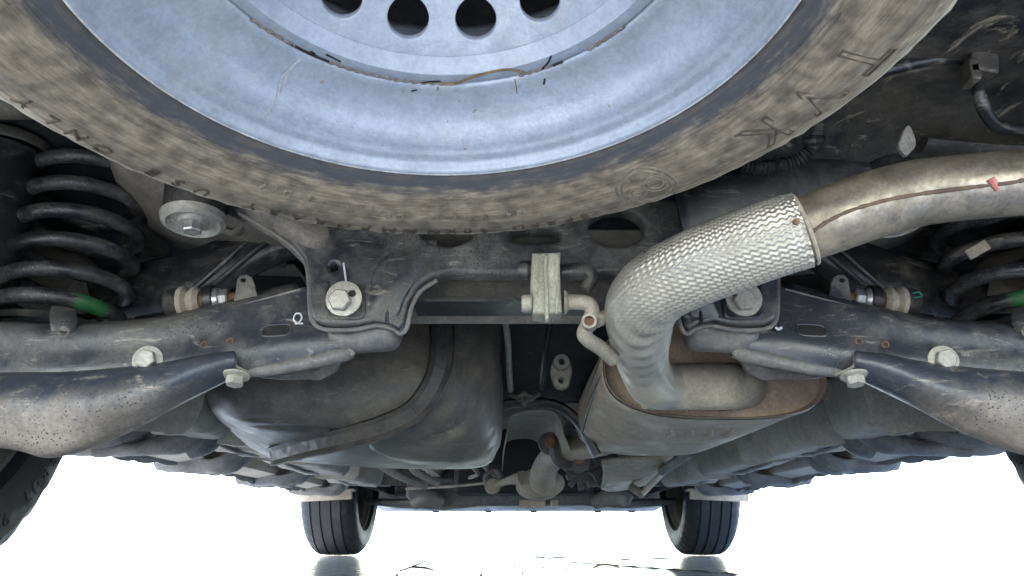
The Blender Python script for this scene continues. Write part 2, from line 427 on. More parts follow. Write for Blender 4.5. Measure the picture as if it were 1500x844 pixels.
# ---- floor pan -----------------------------------------------------
def floor():
    def Z(x, y):
        ax = abs(x)
        z = .345
        # centre tunnel
        tt = max(0, min(1, (.17 - ax) / .05)); z += .12 * tt * tt * (3 - 2 * tt)
        # twin long ribs
        for c, wd, dp in ((.33, .035, -.04), (.60, .05, -.055)):
            q = max(0, 1 - abs(ax - c) / wd); z += dp * min(1, q * 2.2)
        # kick-up over rear axle
        q = max(0, min(1, (1.62 - y) / .55)); z += .15 * q * q * (3 - 2 * q) * (1 if ax < .62 else .4)
        return z + .002 * math.sin(40 * y) * math.sin(31 * x)
    xs = [-.86 + 1.72 * i / 120 for i in range(121)]; ys = [1.08 + 2.3 * j / 70 for j in range(71)]
    v = [(x, y, Z(x, y)) for y in ys for x in xs]; f = [(j * 121 + i, (j + 1) * 121 + i, (j + 1) * 121 + i + 1, j * 121 + i + 1) for j in range(70) for i in range(120)]
    finish('floor_pan', v, f, M['floor'], CAR, solid=.004, offset=1)
floor()
# rear floor above axle and spare wheel well
def rear_floor():
    rows = []
    for y, z in ((-.22, .50), (.0, .60), (.3, .62), (.6, .615), (.8, .60), (1.0, .545), (1.1, .505)):
        rows.append([Vector((x, y, z + (.02 if abs(x) < .5 else 0) - (.03 if abs(x) > .6 else 0))) for x in (-.9, -.72, -.5, -.25, 0, .25, .5, .72, .9)])
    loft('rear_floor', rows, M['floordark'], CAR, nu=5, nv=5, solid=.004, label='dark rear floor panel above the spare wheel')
rear_floor()
# dark sloping wall in front of the rear axle, seen between tank and silencer
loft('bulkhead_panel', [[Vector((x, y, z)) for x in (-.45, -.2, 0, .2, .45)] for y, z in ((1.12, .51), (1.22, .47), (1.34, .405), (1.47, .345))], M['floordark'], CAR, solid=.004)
# tunnel mouth: arched reinforcement and inner heat shield
b = MB(); b.add(*tube([(720, 612, 1.42), (742, 592, 1.42), (790, 590, 1.42), (822, 597, 1.42), (850, 622, 1.42), (875, 668, 1.42)], .016, 6, 10, flat=.6))
b.out('tunnel_reinforcement', M['black'], CAR)
loft('heat_shield', [[(742, 640, 1.55), (750, 608, 1.55), (790, 600, 1.55), (815, 606, 1.55), (828, 640, 1.55), (836, 660, 1.55)],
                     [(738, 660, 2.0), (744, 636, 2.0), (775, 628, 2.0), (795, 633, 2.0), (806, 652, 2.0), (812, 668, 2.0)],
                     [(735, 690, 2.5), (740, 650, 2.5), (768, 642, 2.5), (788, 648, 2.5), (796, 668, 2.5), (800, 690, 2.5)]], M['floor'], CAR, solid=.002, label='grey heat shield inside the tunnel mouth')
bx = MB(); bx.add(*box((-.0, 3.05, .36), (.5, .5, .26))); bx.out('engine_bay_shade_box', M['void'], CAR, bevel=.02)  # black box stands in for the shade of the engine bay

# ---- body shell ------------------------------------------------------
def shell():
    ys = [-.30, -.27, -.15, .1, .35, .5, .6, .7, .86, 1.0, 1.12, 1.22, 1.35, 1.8, 2.3, 2.8, 3.0, 3.1, 3.25, 3.42, 3.6, 3.75, 3.85, 4.05, 4.2, 4.26]
    rows = []
    for y in ys:
        low = .27
        for c in (AX_R, AX_F):
            dd = abs(y - c)
            if dd < .42: low = max(low, .33 + math.sqrt(max(0, .40 ** 2 - min(.4, dd) ** 2)))
        if y < .3: low = max(low, .46 + .05 * min(1, (.3 - y)))
        if y > 3.9: low = .24
        wv = .93 - (.10 if y < -.1 else 0) * ((-.1 - y) / .2) - (.12 if y > 3.9 else 0) * ((y - 3.9) / .36)
        top = 1.62 if .3 < y < 2.3 else (1.62 - (.3 - y) * 1.1 if y <= .3 else max(.80, 1.62 - (y - 2.3) * .62))
        rows.append([Vector((-wv + .03, y, low)), Vector((-wv, y, low + .06)), Vector((-wv, y, .82 if top > .9 else top * .93)), Vector((-wv * .8, y, top * .96)), Vector((0, y, top)),
                     Vector((wv * .8, y, top * .96)), Vector((wv, y, .82 if top > .9 else top * .93)), Vector((wv, y, low + .06)), Vector((wv - .03, y, low))])
    v = [p for r in rows for p in r]; n = 9
    f = [(i * n + j, i * n + j + 1, (i + 1) * n + j + 1, (i + 1) * n + j) for i in range(len(rows) - 1) for j in range(n - 1)]
    f.append(tuple(range(n))); f.append(tuple((len(rows) - 1) * n + k for k in reversed(range(n))))
    finish('body_shell', v, f, M['paintdark'], CAR, angle=30)
shell()
# front undertray and air dam lip
rows = [[Vector((x, y, z)) for x in (-.72, -.45, -.2, 0, .2, .45, .72)] for y, z in ((3.62, .235), (3.95, .215), (4.12, .205), (4.20, .22), (4.24, .30))]
loft('front_undertray', rows, M['brace'], CAR, solid=.005, nu=4, nv=3)
b = MB()
for x in (-.44, -.16, .08, .42, .6): b.add(*box((x, 4.10, .203), (.035, .03, .02)))
b.split('undertray_tab', M['brace'], CAR, bevel=.003)

# ---- wheel with tread -------------------------------------------------
def road_wheel(x, y, s, label, front):
    c = Vector((x, y, .333)); ax = Vector((s, 0, 0))      # axis points outboard
    wd = .108; RO = .333
    prof = [(.222, -wd + .012), (.232, -wd), (.262, -wd - .008), (.292, -wd - .004), (.316, -wd + .012), (.327, -wd + .026)]
    gro = [-.062, -.022, .022, .062]
    cur = -wd + .028
    for g in gro: prof += [(RO - .0 - abs(g) * .02, g - .0045), (RO - .008, g - .0035), (RO - .008, g + .0035), (RO - abs(g) * .02, g + .0045)]
    prof += [(.327, wd - .026), (.316, wd - .012), (.292, wd + .004), (.262, wd + .008), (.232, wd), (.222, wd - .012)]
    seg = 120; ax_ = ax
    v, f = lathe(prof, c, ax_, seg)
    # shoulder sipes: real slots pressed into the outer ribs
    for i, (r, u) in enumerate(prof):
        if abs(u) > .06 and r > .31:
            for k in range(seg):
                if k % 3 == 0:
                    q = v[i * seg + k]; rd = (q - c) - ax_ * ((q - c).dot(ax_)); v[i * seg + k] = q - rd.normalized() * .006
    t = finish('tyre', v, f, M['tyre'], None, angle=30)
    wr = bpy.data.objects.new('wheel', None); COL.objects.link(wr); wr.parent = CAR; wr['label'] = label
    bpy.data.objects.remove(t)
    t = finish('tyre', v, f, M['tyre'], wr, angle=30)
    rim = [(.224, -wd + .012), (.218, -wd + .016), (.212, -wd + .03), (.205, -wd + .035), (.198, -.06), (.196, 0), (.19, .05), (.17, .075), (.06, .085), (.05, .07), (0, .07)]
    b = MB(); b.add(*lathe(rim, c, ax_, 60))
    for k in range(10):
        a = 2 * math.pi * k / 10; dvec = Vector((0, math.cos(a), math.sin(a)))
        q = Vector((0, dvec.y, dvec.z)).to_track_quat('Y', 'X')
        b.add(*box(c + dvec * .12 + ax_ * .058, (.03, .15, .035), q))
    b.out('rim', M['greypart'], wr, angle=30)
    dk = MB(); dk.add(*lathe([(0, -.035), (.13, -.035), (.14, -.03), (.14, .0), (.07, .005), (.07, .05), (0, .05)], c, ax_, 40)); dk.out('brake_disc', M['pipe2'], wr)
    if front:
        # moulded side lettering is too fine here
        pass
    else:
        b = MB()
        txt = '235/55 R19 TUBELESS'
        ring = .268; n = len(txt)
        for i, ch in enumerate(txt):
            if ch == ' ': continue
            vv, ff = text_mesh(ch, .026, .0006)
            a = R(-90) + (i - n / 2) * .085 * (1 if s > 0 else 1) + R(38)
            rd = Vector((0, math.cos(a), math.sin(a))); tg = Vector((0, -math.sin(a), math.cos(a)))
            nn = -ax_
            if rd.cross(tg).dot(nn) < 0: pass
            e2 = rd; e1 = e2.cross(nn).normalized()
            o_ = c + rd * ring - ax_ * (wd + .0082)
            b.add([o_ + e1 * q.x + e2 * q.y + nn * q.z for q in vv], ff)
        b.split('tyre_letter', M['rubber'], wr, smooth=False)
    return wr
road_wheel(-.79, AX_F, -1, 'front wheel at lower left of view with grooved tread', True)
road_wheel(.79, AX_F, 1, 'front wheel at lower right of view with grooved tread', True)
road_wheel(-.815, AX_R, -1, 'rear wheel at the left edge, inner sidewall showing', False)
road_wheel(.815, AX_R, 1, 'rear wheel at the right edge, inner sidewall showing', False)
# air deflectors just behind... ahead of the front tyres
for s in (-1, 1):
    xs = (.66, .92)
    b = MB(); b.add(*box((s * .785, 3.04, .232), (.235, .016, .036), Matrix.Rotation(.05 * s, 3, 'Y'))); b.add(*box((s * .785, 3.055, .256), (.25, .05, .010)))
    b.split('wheel_deflector', M['silencer'], CAR, bevel=.004, label='pale deflector strip ahead of the %s front tyre' % ('left' if s < 0 else 'right'))

# ---- per side: rocker, braces, floor boxes ---------------------------------
def side(s):
    MIR[0] = s > 0
    w_ = 'left' if s < 0 else 'right'
    # rocker: boxed sill
    b = MB()
    rows = []
    for y in [1.2 + .1 * k for k in range(19)]:
        rows.append([Vector((-.72, y, .31)), Vector((-.735, y, .262)), Vector((-.79, y, .252)), Vector((-.84, y, .262)), Vector((-.89, y, .275)), Vector((-.91, y, .32))])
    v = [p for r in rows for p in r]; n = 6
    f = [(i * n + j, (i + 1) * n + j, (i + 1) * n + j + 1, i * n + j + 1) for i in range(len(rows) - 1) for j in range(n - 1)]
    finish('sill', v, f, M['floor'], CAR, solid=.004)
    # pinch weld flange with little tabs
    b = MB()
    rows = []
    for k in range(130):
        y = 1.22 + 1.75 * k / 129; z = .236 + .0035 * math.sin(k * .9) * (1 if k % 7 < 3 else .3) + .004 * math.sin(k * .23)
        rows.append([Vector((-.80, y, .262)), Vector((-.802, y, z))])
    v = [p for r in rows for p in r]
    f = [(2 * i, 2 * i + 2, 2 * i + 3, 2 * i + 1) for i in range(len(rows) - 1)]
    finish('pinch_weld', v, f, M['brace'], CAR, solid=.006)
    for k, y in enumerate((1.34, 1.76, 2.30, 2.86)):
        j = .01 * math.sin(k * 7)
        b = MB()
        prof = [(-.85, .246), (-.77, .240), (-.715, .240), (-.68, .252), (-.652, .280), (-.632, .315), (-.612, .345), (-.59, .37)]
        rows = []
        for dy, dz in ((-.05, .020), (-.040, -.004), (-.018, -.010), (.0, .006), (.014, -.010), (.042, -.004), (.05, .020)):
            rows.append([Vector((x + .006 * math.sin(20 * x + k), y + dy + j * (x + .8), z + dz)) for x, z in prof])
        from mathutils import noise as NZ
        loft('floor_brace', rows, M['brace'], CAR, nu=6, nv=4, solid=.003, disp=lambda p: p + Vector((0, .010 * NZ.noise(p * 14), .007 * NZ.noise(p * 18 + Vector((5, 0, 0))) + .004 * NZ.noise(p * 45))))
        b = MB()
        for xx, zz in ((-.58, .309), (-.62, .286)): b.add(*lathe([(0, -.004), (.008, -.004), (.009, 0), (.009, .006)], Vector((xx, y - .03, zz - .006)), (0, -.5, -1), 12))
        b.split('brace_bolt', M['greypart'], CAR)
    # folded floor boxes between the braces
    for k, (y0, y1) in enumerate(((1.12, 1.28), (1.385, 1.70), (1.81, 2.24), (2.36, 2.80))):
        prof = [(-.71, .345), (-.675, .300), (-.655, .272), (-.640, .262), (-.53, .258), (-.515, .272), (-.50, .345)]
        from mathutils import noise as NZ
        prof = [prof[0]] + [q for a, b_ in zip(prof, prof[1:]) for q in ((a[0] * .25 + b_[0] * .75, a[1] * .25 + b_[1] * .75), b_)]
        rows = [[Vector((x, y0, .52 if k == 0 else .365)) for x, z in prof]] + [[Vector((x, y0 + .006 + (y1 - y0 - .012) * t, z + (.006 if t in (0, 1) else 0))) for x, z in prof] for t in (0, .04, .35, .45, .7, .96, 1)] + [[Vector((x, y1, .365)) for x, z in prof]]
        for q in rows[4]: q.z -= .004
        loft('floor_cover', rows, M['floor'], CAR, nu=2, nv=3, solid=.003, disp=lambda p: p + Vector((.004 * NZ.noise(p * 12), 0, .006 * NZ.noise(p * 9 + Vector((3, 1, 0))) + .002 * NZ.noise(p * 40))))
        b = MB(); b.add(*tube([Vector((-.595, y0 + .03, .260)), Vector((-.590, (y0 + y1) / 2, .252)), Vector((-.597, y1 - .03, .260))], .0045, 5, 8)); b.out('brake_line', M['brace'], CAR)
    from mathutils import noise as NZ
    tv, tf = tube([(306, 578, 1.30), (300, 600, 1.30), (286, 628, 1.30), (255, 648, 1.30), (205, 657, 1.30), (135, 660, 1.30)], [.018, .024, .026, .022, .015, .010], 8, 16)
    tv = [p + Vector((.006 * NZ.noise(p * 16), .008 * NZ.noise(p * 12), .006 * NZ.noise(p * 20))) for p in tv]
    b = MB(); b.add(tv, tf); b.out('outrigger', M['brace'], CAR)
    tv, tf = tube([(318, 590, 1.40), (318, 620, 1.40), (300, 650, 1.40), (276, 664, 1.40)], [.020, .024, .020, .012], 8, 16)
    b = MB(); b.add([p + Vector((.006 * NZ.noise(p * 18), 0, .006 * NZ.noise(p * 22))) for p in tv], tf); b.out('outrigger_gusset', M['brace'], CAR)
    # wheelhouse: inner wall and arch over the rear wheel
    rows = []
    for a in range(0, 181, 20):
        yy = AX_R - .40 * math.cos(R(a)); zz = .36 + .40 * math.sin(R(a))
        rows.append([Vector((-.60, yy, zz - .02)), Vector((-.68, yy, zz)), Vector((-.80, yy, zz)), Vector((-.90, yy, zz - .01))])
    loft('wheel_liner', rows, M['rubber'], CAR, nu=3, nv=3, solid=.003)
    rows = [[Vector((-.90, 1.24, .50)), Vector((-.72, 1.235, .50)), Vector((-.5, 1.16, .51)), Vector((-.42, 1.14, .52))], [Vector((-.90, 1.22, .25)), Vector((-.72, 1.215, .26)), Vector((-.56, 1.15, .34)), Vector((-.46, 1.14, .35))]]
    loft('wheelhouse_wall', rows, M['panel'], CAR, nu=4, nv=4, solid=.003)
    # front wheelhouse: dark liner so daylight does not pass through the engine bay
    b = MB(); b.add(*box((-.63, 3.42, .50), (.02, .80, .46))); b.add(*box((-.42, 2.99, .42), (.40, .02, .30))); b.split('front_wheel_liner', M['rubber'], CAR)
    # front suspension arm and driveshaft boot
    b = MB(); b.add(*tube([Vector((-.34, 3.2, .225)), Vector((-.5, 3.3, .215)), Vector((-.68, 3.40, .225))], [.028, .03, .022], 5, 10, flat=.6))
    b.add(*tube([Vector((-.34, 3.55, .225)), Vector((-.5, 3.47, .215)), Vector((-.68, 3.42, .225))], [.028, .03, .022], 5, 10, flat=.6))
    b.split('front_suspension_arm', M['brace'], CAR)
    MIR[0] = False
side(-1); side(1)

# ---- front subframe and things seen along the bottom ----------------------
fs = plate('front_subframe', [(600, 706), (640, 700), (700, 704), (770, 702), (850, 700), (905, 712), (925, 728), (918, 740), (880, 744), (850, 741), (700, 742), (650, 748), (612, 745), (598, 728)], 3.05, M['brace'], CAR, thick=.16, bevel=.012,
           holes=[(633, 718, 9, 5), (877, 717, 8, 5)], label='blue-grey front subframe crossbar under the engine')
for cx in (627, 890):
    b = MB(); b.add(*tube([(cx - 22, 738, 2.94), (cx, 728, 2.93), (cx + 22, 736, 2.94)], [.03, .045, .03], 4, 12, flat=.8)); b.out('subframe_mount', M['greypart'], fs)
b = MB(); b.add(*box(W(780, 738, 2.95), (.10, .02, .028))); b.add(*box(W(812, 737, 2.95), (.03, .02, .022))); b.split('spacer_plate', M['silencer'], fs, bevel=.003)
vv, ff = text_mesh('110 - 04K', .045, .001); q0 = W(738, 722, 2.963)
finish('stamped_number', [q0 + Vector((p.x, -.001 - p.z, p.y)) for p in vv], ff, M['greypart'], fs, smooth=False)
# brake / fuel lines, clips and small brackets
b = MB()
for pts, r in (([(595, 716, 2.7), (680, 711, 2.6), (770, 700, 2.5)], .005), ([(560, 682, 1.9), (590, 700, 2.2), (622, 712, 2.5)], .012), ([(705, 680, 2.1), (722, 696, 2.3), (733, 710, 2.5)], .006),
               ([(712, 678, 2.1), (716, 700, 2.3), (728, 712, 2.5)], .006), ([(690, 682, 2.1), (700, 694, 2.2), (688, 700, 2.3)], .006), ([(600, 680, 1.9), (612, 693, 2.1), (640, 708, 2.4)], .010)):
    b.add(*tube(pts, r, 6, 8))
b.split('underbody_line', M['pipe2'], CAR)
b = MB(); 
for k in range(26):
    px, py = 830 + rnd.random() * 60, 668 + rnd.random() * 38
    b.add(*box(W(px, py, 2.3 + rnd.random() * .3), (.02 + rnd.random() * .035, .02, .012 + rnd.random() * .03), Matrix.Rotation(rnd.random() * 3, 3, 'Y')))
for pts in ([(830, 700, 2.4), (850, 690, 2.4), (880, 676, 2.3), (905, 668, 2.3)], [(835, 712, 2.5), (846, 700, 2.5), (852, 718, 2.5)], [(860, 690, 2.4), (885, 700, 2.4), (900, 716, 2.4)]):
    b.add(*tube(pts, .010, 5, 8))
b.out('engine_bracket', M['greypart'], CAR, bevel=.002, kind='stuff')
# angled guide rail right of the cat
for (a, c_) in (((975, 688, 2.05), (940, 724, 2.05)), ((968, 683, 2.1), (925, 712, 2.1))):
    b = MB(); b.add(*tube([a, ((a[0] + c_[0]) / 2, (a[1] + c_[1]) / 2, a[2]), c_], .0085, 3, 8)); b.out('guide_rail', M['zinc'], CAR)
b = MB(); b.add(*tube([(925, 714, 2.08), (940, 724, 2.05)], .012, 1, 8)); b.add(*tube([(968, 684, 2.08), (976, 690, 2.05)], .012, 1, 8)); b.add(*tube([(1010, 663, 1.7), (970, 690, 2.0)], .012, 1, 8)); b.out('rail_bracket', M['greypart'], CAR)
loft('transmission_cover', [[(880, 672, 1.9), (930, 668, 1.9), (985, 664, 1.9)], [(885, 690, 2.1), (915, 700, 2.1), (960, 690, 2.1)], [(880, 712, 2.4), (900, 716, 2.5), (950, 706, 2.5)]], M['silencer'], CAR, solid=.01)

# ---- small things on the sloping wall between tank and silencer ----------
for pts in ([(738, 455, 1.16), (744, 500, 1.2), (746, 545, 1.28), (748, 572, 1.34)], [(812, 455, 1.16), (803, 490, 1.19), (797, 540, 1.27), (794, 570, 1.34)]):
    b = MB(); b.add(*tube(pts, .0055, 8, 8)); b.out('hose', M['floor'] if pts[0][0] < 750 else M['black'], CAR)
b = MB(); b.add(*tube([(748, 578, 1.36), (757, 582, 1.35), (768, 578, 1.34), (780, 582, 1.35), (790, 577, 1.36)], .004, 4, 6)); b.add(*tube([(757, 584, 1.35), (768, 587, 1.34), (780, 584, 1.35)], .004, 4, 6))
b.add(*tube([(768, 575, 1.35), (768, 592, 1.33)], .0045, 1, 8)); b.out('cable_bracket', M['greypart'], CAR)
hg = plate('hanger_plate', [(822 + 16 * math.cos(a) * (1 + .0 * math.sin(a)), 545 + 24 * math.sin(a)) for a in [k * math.pi / 12 for k in range(24)]], 1.24, M['floor'], CAR, thick=.014, bevel=.004, holes=[(823, 532, 4, 4), (821, 559, 4, 4)], label='oval exhaust hanger plate with two holes')
for cy in (532, 559):
    b = MB(); b.add(*lathe([(.006, .0), (.006, .012), (.013, .012), (.015, .0)], (822, cy, 1.235), (0, -1, 0), 24)); b.out('collar', M['floor'], hg)

# ================================================================== FUEL TANK
def tank():
    rows = [
        [(300, 470, 1.10), (330, 470, 1.10), (420, 470, 1.09), (540, 462, 1.09), (640, 452, 1.09), (700, 450, 1.12), (728, 462, 1.18), (734, 478, 1.30)],
        [(300, 520, 1.09), (345, 520, 1.07), (430, 520, 1.06), (545, 515, 1.06), (640, 508, 1.06), (695, 508, 1.10), (726, 515, 1.18), (733, 530, 1.32)],
        [(304, 565, 1.10), (345, 570, 1.06), (430, 572, 1.05), (545, 568, 1.05), (640, 560, 1.05), (692, 560, 1.10), (724, 565, 1.20), (731, 580, 1.34)],
        [(310, 594, 1.13), (350, 605, 1.08), (430, 610, 1.07), (545, 612, 1.07), (630, 608, 1.08), (685, 605, 1.12), (722, 610, 1.22), (730, 625, 1.36)],
        [(322, 612, 1.19), (360, 624, 1.15), (430, 634, 1.13), (545, 641, 1.13), (620, 640, 1.13), (680, 642, 1.17), (716, 645, 1.27), (727, 652, 1.40)],
        [(342, 630, 1.30), (382, 645, 1.28), (440, 655, 1.27), (545, 665, 1.26), (620, 668, 1.26), (680, 668, 1.28), (708, 668, 1.36), (722, 668, 1.46)],
        [(372, 655, 1.45), (400, 668, 1.48), (450, 675, 1.50), (545, 682, 1.52), (620, 684, 1.54), (680, 684, 1.54), (705, 681, 1.54), (717, 674, 1.54)],
        [(372, 640, 1.62), (400, 655, 1.64), (450, 660, 1.64), (545, 668, 1.64), (620, 668, 1.66), (680, 668, 1.66), (705, 664, 1.64), (717, 655, 1.62)],
    ]
    def dsp(p):
        # pressed ribs and shallow steps in the moulding
        q = p.copy()
        for (px, py, rx, ry, dp) in ((395, 612, 40, 5, .005), (440, 624, 80, 5, .005), (590, 650, 36, 4, .006)):
            zz = CAMP; d_ = q - CAMP; zc = d_.y * _c + d_.z * _s; X = 750 + F * d_.x / zc; Yp = 422 - F * (d_.z * _c - d_.y * _s) / zc
            t = ((X - px) / rx) ** 2 + ((Yp - py - (X - px) * .06) / ry) ** 2
            if t < 1: q.y += dp * (1 - t); q.z += dp * .8 * (1 - t)
        # step edge running along right of the strap
        return q
    t = loft('fuel_tank', rows, M['tank'], CAR, nu=16, nv=14, solid=.004, label='large black plastic fuel tank with dusty lower face', disp=dsp)
    # second moulded shoulder below the strap
    rows = [[(540, 640, 1.108), (600, 625, 1.095), (660, 600, 1.10), (700, 560, 1.12), (722, 500, 1.16)],
            [(545, 655, 1.17), (610, 652, 1.15), (670, 640, 1.14), (712, 600, 1.15), (729, 520, 1.18)],
            [(575, 668, 1.24), (630, 672, 1.22), (690, 668, 1.23), (724, 640, 1.26), (733, 560, 1.26)],
            [(600, 676, 1.36), (650, 680, 1.36), (700, 676, 1.36), (728, 655, 1.38), (735, 600, 1.38)]]
    loft('tank_shoulder', rows, M['tank'], t, nu=8, nv=8, solid=.004)
    # steel strap: flat band with raised edges following the tank
    path = [(645, 450, 1.045), (648, 500, 1.03), (643, 542, 1.02), (628, 577, 1.025), (602, 606, 1.04), (558, 627, 1.06), (500, 643, 1.10), (450, 654, 1.17), (400, 668, 1.30)]
    P = [W(*p) for p in path]; C = cr(P, 8); L_, Rr_ = [], []
    wv = .0145
    rows = [[], [], [], [], [], []]
    for i, c in enumerate(C):
        T = (C[min(i + 1, len(C) - 1)] - C[max(0, i - 1)]).normalized(); N_ = (CAMP - c).normalized(); B_ = T.cross(N_).normalized(); N_ = B_.cross(T).normalized()
        for r_, (u, h) in zip(rows, ((-1, 0), (-.95, .007), (-.6, .002), (.6, .002), (.95, .007), (1, 0))): r_.append(c + B_ * wv * u + N_ * h)
    v = [p for r in rows for p in r]; n = len(C)
    f = [(i * n + j, i * n + j + 1, (i + 1) * n + j + 1, (i + 1) * n + j) for i in range(5) for j in range(n - 1)]
    st = finish('tank_strap', v, f, M['tankstrap'], t, solid=.003, label='steel strap curving under the fuel tank')
    # moulded lettering
    b = MB(); rr = random.Random(3)
    for i, ch in enumerate('> PE-HD <  SA  07  E'):
        if ch == ' ': continue
        vv, ff = text_mesh(ch, .016, .0012)
        o_ = W(445 + i * 5.6, 631 + .0 * i, 1.112)
        b.add([o_ + Vector((q.x, -.004 - q.z, q.y * .8)) for q in vv], ff)
    b.split('moulded_letter', M['tank'], t, smooth=False)
    return t
tank()

# ================================================================== REAR SUBFRAME
def subframe():
    outl = [(800, 409), (730, 408), (660, 406), (634, 412), (613, 428), (600, 452), (594, 480), (587, 490), (575, 482), (552, 477), (520, 483), (478, 482), (461, 474), (455, 455), (453, 410), (448, 385), (430, 362),
            (395, 337), (340, 305), (300, 290), (310, 262), (360, 262), (450, 285), (600, 300), (800, 300)]
    # mirror in metres about the car's centre line
    Y0 = .795
    o0 = Vector((0, Y0, 0)); n = Vector((0, -1, 0))
    L_ = [onp(p[0], p[1], o0, n) for p in outl]
    for q in L_:
        if abs(q.x) < .012: q.x = 0
    full = [(q.x, q.z) for q in L_] + [(-q.x, q.z) for q in reversed(L_) if q.x != 0]
    def hole(cx, cy, rx, ry, mirror=True):
        c = onp(cx, cy, o0, n); sc = (c - CAMP).dot(Vector((0, _c, _s))) / F
        out = []
        for sg in ((1, -1) if mirror else (1,)):
            pts = []
            for k in range(32):
                a = 2 * math.pi * k / 32; ex = .5 if rx > ry * 1.6 else 1
                pts.append((sg * (c.x + sc * rx * math.copysign(abs(math.cos(a)) ** ex, math.cos(a))), c.z + sc * ry * 1.05 * math.copysign(abs(math.sin(a)) ** ex, math.sin(a))))
            out.append(pts)
        return out
    H = hole(657, 338, 41, 30, False) + hole(901, 340, 41, 28, False) + hole(784, 352, 36, 10, False) + hole(493, 398, 5, 5)
    sf = plate('subframe', full, Y0, M['ecoat'], CAR, thick=.030, bevel=.0055, holes=H, world=True, res=4, label='black pressed-steel rear subframe crossmember with round holes')
    # pale sheet added behind the holes, tilted to catch light; black one below
    b = MB(); b.add(*box((0, Y0 + .075, .40), (.42, .006, .12), Matrix.Rotation(.6, 3, 'X')));
    b.out('rear_sheet', M['lip'], sf)
    b = MB(); b.add(*box((0, Y0 + .045, .352), (.30, .06, .004))); b.out('inner_sheet', M['black'], sf)
    for sg in (-1, 1):
        MIR[0] = sg > 0
        # rolled, dusty edge of the pressing
        edge = [(640, 411), (617, 426), (603, 450), (596, 480), (587, 489), (575, 482), (552, 477), (520, 483), (478, 483), (460, 474), (454, 455), (452, 410), (447, 385), (430, 363), (395, 338), (350, 312)]
        b = MB(); b.add(*tube([(x, y, Y0 - .0125) for x, y in edge], .0026, 5, 8)); b.out('rolled_edge', M['foot'], sf)
        # raised square pad round the cam bolt and the long crease beside it
        b = MB(); b.add(*tube([(478, 412, Y0 - .016), (480, 448, Y0 - .016), (482, 463, Y0 - .016), (505, 465, Y0 - .016), (528, 464, Y0 - .016), (532, 448, Y0 - .016), (530, 418, Y0 - .016)], .0028, 4, 6)); b.out('bolt_pad', M['ecoat'], sf)
        b = MB(); b.add(*tube([(566, 474, Y0 - .015), (570, 440, Y0 - .016), (580, 405, Y0 - .016), (600, 380, Y0 - .015)], .0022, 5, 6)); b.out('crease', M['black'], sf)
        # stiffening dome across the leg
        loft('leg_pressing', [[(570, 476, Y0 - .012), (584, 462, Y0 - .015), (592, 440, Y0 - .016), (606, 420, Y0 - .014), (628, 404, Y0 - .010)],
                              [(540, 470, Y0 - .014), (556, 440, Y0 - .020), (572, 408, Y0 - .021), (600, 382, Y0 - .019), (640, 378, Y0 - .012)],
                              [(536, 460, Y0 - .012), (540, 430, Y0 - .014), (548, 395, Y0 - .015), (580, 362, Y0 - .014), (640, 350, Y0 - .012)]], M['ecoat'], sf, nu=6, nv=6, solid=.002)
        # box foot under the leg
        rows = [[(478, 482, Y0 + .0), (520, 484, Y0 - .002), (556, 478, Y0 - .004), (578, 483, Y0 + .0), (588, 488, Y0 + .02)],
                [(485, 500, Y0 + .002), (520, 503, Y0 - .002), (552, 500, Y0 - .002), (576, 503, Y0 + .006), (584, 500, Y0 + .03)],
                [(490, 512, Y0 + .02), (520, 514, Y0 + .016), (550, 512, Y0 + .018), (572, 511, Y0 + .03), (580, 506, Y0 + .05)],
                [(490, 508, Y0 + .10), (520, 508, Y0 + .10), (550, 506, Y0 + .10), (572, 504, Y0 + .10), (580, 500, Y0 + .10)]]
        loft('bracket_foot', rows, M['foot'], sf, nu=5, nv=5, solid=.003)
        # upper arm sweeping to the body mount
        loft('mount_arm', [[(490, 330, Y0 - .014), (430, 306, Y0 - .018), (360, 270, Y0 - .02), (310, 240, Y0 - .01)],
                           [(474, 366, Y0 - .0145), (425, 332, Y0 - .024), (355, 296, Y0 - .025), (305, 262, Y0 - .02)],
                           [(450, 392, Y0 - .004), (405, 352, Y0 - .006), (345, 320, Y0 - .005), (300, 296, Y0 + .0)]], M['mountarm'], sf, nu=6, nv=6, solid=.004)
        # body mount with big washer
        bc = W(284, 322, .76)
        b = MB(); b.add(*lathe([(.030, .004), (.034, .012), (.036, .05), (.033, .07), (0, .07)], bc, (-.05, .12, 1), 40)); bm = b.out('mount_bush', M['rubber'], sf)
        b = MB(); b.add(*lathe([(0, -.006), (.014, -.006), (.017, -.002), (.024, -.001), (.029, -.007), (.034, -.004), (.036, .003), (.030, .006), (0, .006)], bc, (-.05, .12, 1), 48)); b.out('washer', M['zinc'], bm)
        b = MB(); b.add(*hexa(bc - Vector((-.05, .12, 1)).normalized() * .006, (.05, -.12, -1), .0105, .010, .2)); b.out('bolt', M['zincclean'], bm, smooth=False)
        # cam bolt and eccentric washer
        cc = W(505, 439, Y0 - .017)
        b = MB(); b.add(*lathe([(.0045, -.0012), (.0195, 0), (.0200, .002), (.0198, .0055), (.017, .006), (0, .006)], cc, (0, -1, -.05), 40)); cw = b.out('cam_washer', M['zinc'], sf, label='round cam washer with bolt on the %s bracket' % ('left' if sg < 0 else 'right'))
        b = MB(); b.add(*hexa(W(499 if sg < 0 else 505, 441, Y0 - .023), (0, -1, -.05), .0125, .009, .45)); b.out('bolt', M['zinc'], cw, smooth=False)
        b = MB(); b.add(*lathe([(0, 0), (.0036, 0), (.004, .0004)], W(516, 430, Y0 - .0235), (0, -1, 0), 16)); b.out('washer_hole', M['void'], cw)
        MIR[0] = False
